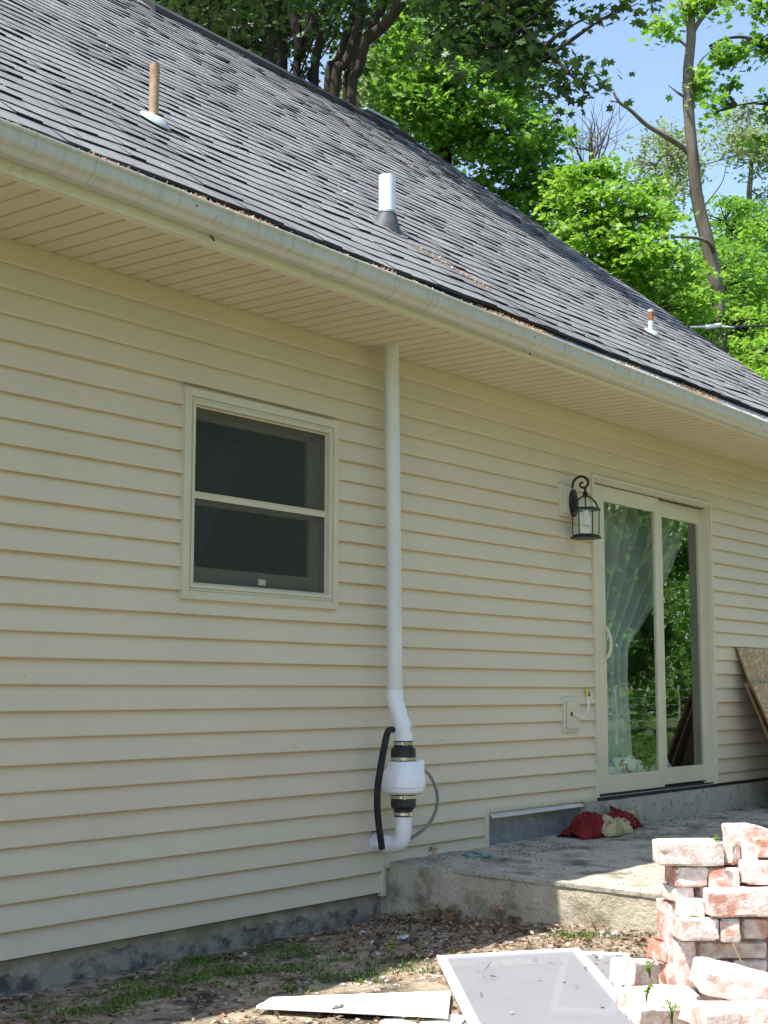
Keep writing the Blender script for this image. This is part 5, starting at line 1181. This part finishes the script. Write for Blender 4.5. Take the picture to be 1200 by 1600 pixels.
tree('maple_tree', 'maple at the right frame edge whose darker sprays hang across the sky', 'tree', tr[0][0][0], tr, bl, .075, MT['leaf_b'], MT['bark'], None, MAPLE, per=14, cr=.15, flatc=.6)
# --- pale airy trees in the background
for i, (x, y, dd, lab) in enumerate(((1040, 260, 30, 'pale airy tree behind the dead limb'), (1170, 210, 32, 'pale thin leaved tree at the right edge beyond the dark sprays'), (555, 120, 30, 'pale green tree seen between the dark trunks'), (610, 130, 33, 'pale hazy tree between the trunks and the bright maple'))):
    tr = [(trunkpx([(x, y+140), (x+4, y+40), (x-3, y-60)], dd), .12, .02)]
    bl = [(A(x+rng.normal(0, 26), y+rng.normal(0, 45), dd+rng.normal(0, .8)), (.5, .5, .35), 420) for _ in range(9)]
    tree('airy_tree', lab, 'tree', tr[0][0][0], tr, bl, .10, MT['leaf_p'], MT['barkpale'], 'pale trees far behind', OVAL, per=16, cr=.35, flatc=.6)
# --- green trees on the right behind the gable
k_ = 0
for x, y, dd, w_, h_, lm, lab in ((1090, 480, 19, .8, .7, 'leaf_y', 'bushy sunlit tree just above the roof vent'), (1160, 440, 21, .8, .8, 'leaf_b', 'mid green tree right of the crooked trunk'), (1180, 540, 18, .8, .6, 'leaf_y', 'low bright bushy tree behind the service cable'), (1145, 400, 25, .9, .6, 'leaf_b', 'rounded tree behind the crooked trunk at mid height'), (1205, 385, 24, .6, .6, 'leaf_y', 'tree crown at the right edge under the utility wire'),
                              (1060, 425, 25, .8, .6, 'leaf_b', 'soft green tree between young maple and crooked trunk'), (1100, 560, 20, .9, .6, 'leaf_b', 'dark lower shrubby tree hugging the gable edge'), (950, 490, 22, 1.0, .7, 'leaf_b', 'shadowy green tree under the young maple'), (1210, 600, 17, .8, .6, 'leaf_y', 'bright bush at the right end of the roof line')):
    tr = [(trunkpx([(x, y+150), (x+3, y+60), (x-2, y-40)], dd), .08, .02)]; bl = []
    for _ in range(9): bl.append((A(x+rng.normal(0, 34), y+rng.normal(0, 34), dd+rng.normal(0, .7)), (w_*.5, w_*.6, h_*.4), 620))
    tree('leafy_tree', lab, 'tree', tr[0][0][0], tr, bl, .088, MT[lm], MT['bark'], 'green trees beyond the gable', OVAL, per=34, cr=.27, flatc=.4)
# --- far wood as one mass
pts = []
for _ in range(420):
    x = rng.uniform(0, 1500); dd = rng.uniform(34, 52); y = rng.uniform(120, 900) if x < 700 else rng.uniform(430 if x < 1100 else 380, 950)
    if x < 700 and y < 140+.25*x: y += 120
    c = A(x, y, dd); pts.append(c+rng.normal(size=(60, 3))*[1.1, 1.1, .7])
tag(leafmesh('far_woods', np.vstack(pts), .30, MT['leaf_b'], None, OVAL, .8, .2), 'continuous green wood filling the distance behind the house', 'woods', kind='stuff')

# ================================================================== yard behind the camera (seen in the glass)
rng = np.random.default_rng(9)
YT = ((11.5, -13, 10, 'leaf_y', 'bright tree across the yard reflected in the left door pane'), (16.0, -11.8, 11, 'leaf_d', 'dark tree across the yard reflected in the right door pane'), (20.5, -13.5, 12, 'leaf_b', 'tall tree at the end of the yard fence'), (7.0, -14, 9, 'leaf_d', 'dark tree across the yard reflected in the window'), (26, -15, 13, 'leaf_d', 'tall dark tree far along the yard fence'), (14, -17, 13, 'leaf_b', 'yellow green tree behind the fence'), (2.5, -15, 10, 'leaf_b', 'broad tree behind the photographer'), (33, -14, 13, 'leaf_b', 'last tree of the row along the fence'), (19, -18, 14, 'leaf_d', 'second row tree behind the fence beyond the dark one'), (24, -20, 15, 'leaf_b', 'tallest tree of the second row behind the fence'))
for i, (x, y, hgt, lm, lab) in enumerate(YT):
    tr = [([(x, y, 0), (x+.1, y, hgt*.3), (x-.1, y+.1, hgt*.7)], .22, .08)]
    bl = [((x+rng.normal(0, 1.5), y+rng.normal(0, 1.0), rng.uniform(hgt*.06, hgt*.75)), (1.3, 1.2, 1.0), 2600 if i in (0, 1, 5, 8) else 1300) for _ in range(22)]
    tree('yard_tree', lab, 'tree', (x, y, 0), tr, bl, .13 if i in (0, 1, 5, 8) else .2, MT[lm], MT['bark'], 'trees across the yard', DIAM*1.3, per=110, cr=.6, flatc=.6)
pts = rng.uniform([0, -16, .0], [32, -10.5, 1.], (9000, 3)); pts[:, 2] = .05+pts[:, 2]**2*1.1*(rng.random(9000) < .5)
tag(leafmesh('undergrowth', pts, .16, MT['leaf_b'], None, OVAL, .6, .3), 'low green undergrowth along the far side of the yard', 'undergrowth', kind='stuff')
fe = empty('wire_fence', (14, -9.5, 0), 'woven wire fence on thin posts across the yard', 'fence'); mb = MB()
for z in (.35, .5, .65, .82, 1.0, 1.15): mb.tube([(4, -9.5, z), (10, -9.5, z-.01), (16, -9.5, z+.01), (34, -9.5, z)], .006, 4)
mb.build('wire', MT['wire'], fe)
for x in range(5, 34, 3):
    mb = MB(); mb.tube([(x, -9.5, 0), (x, -9.5, 1.25)], .022, 6); mb.build('post', MT['wire'], fe)
rng = np.random.default_rng(12)
X = rng.uniform(2, 32, 26000); Y = rng.uniform(-12, -4.6, 26000); g_ = np.stack([X, Y, np.full(26000, .06)], 1)
tag(leafmesh('lawn', g_, .09, MT['grass'], None, DIAM*np.array([.5, 1]), .1, .2), 'rough green lawn between the patio and the wire fence', 'grass', kind='stuff')

pts = rng.uniform([8, -44, 0], [110, -22, 1], (1500, 3)); pts[:, 2] = pts[:, 2]*13
pts = (pts[:, None, :]+rng.normal(size=(1500, 55, 3))*[1.2, 1.2, .8]).reshape(-1, 3); pts = pts[pts[:, 2] > 0]
tag(leafmesh('far_thicket', pts, .34, MT['leaf_b'], None, DIAM*1.2, .8, .2), 'dense green thicket closing the far side of the yard', 'woods', kind='stuff')
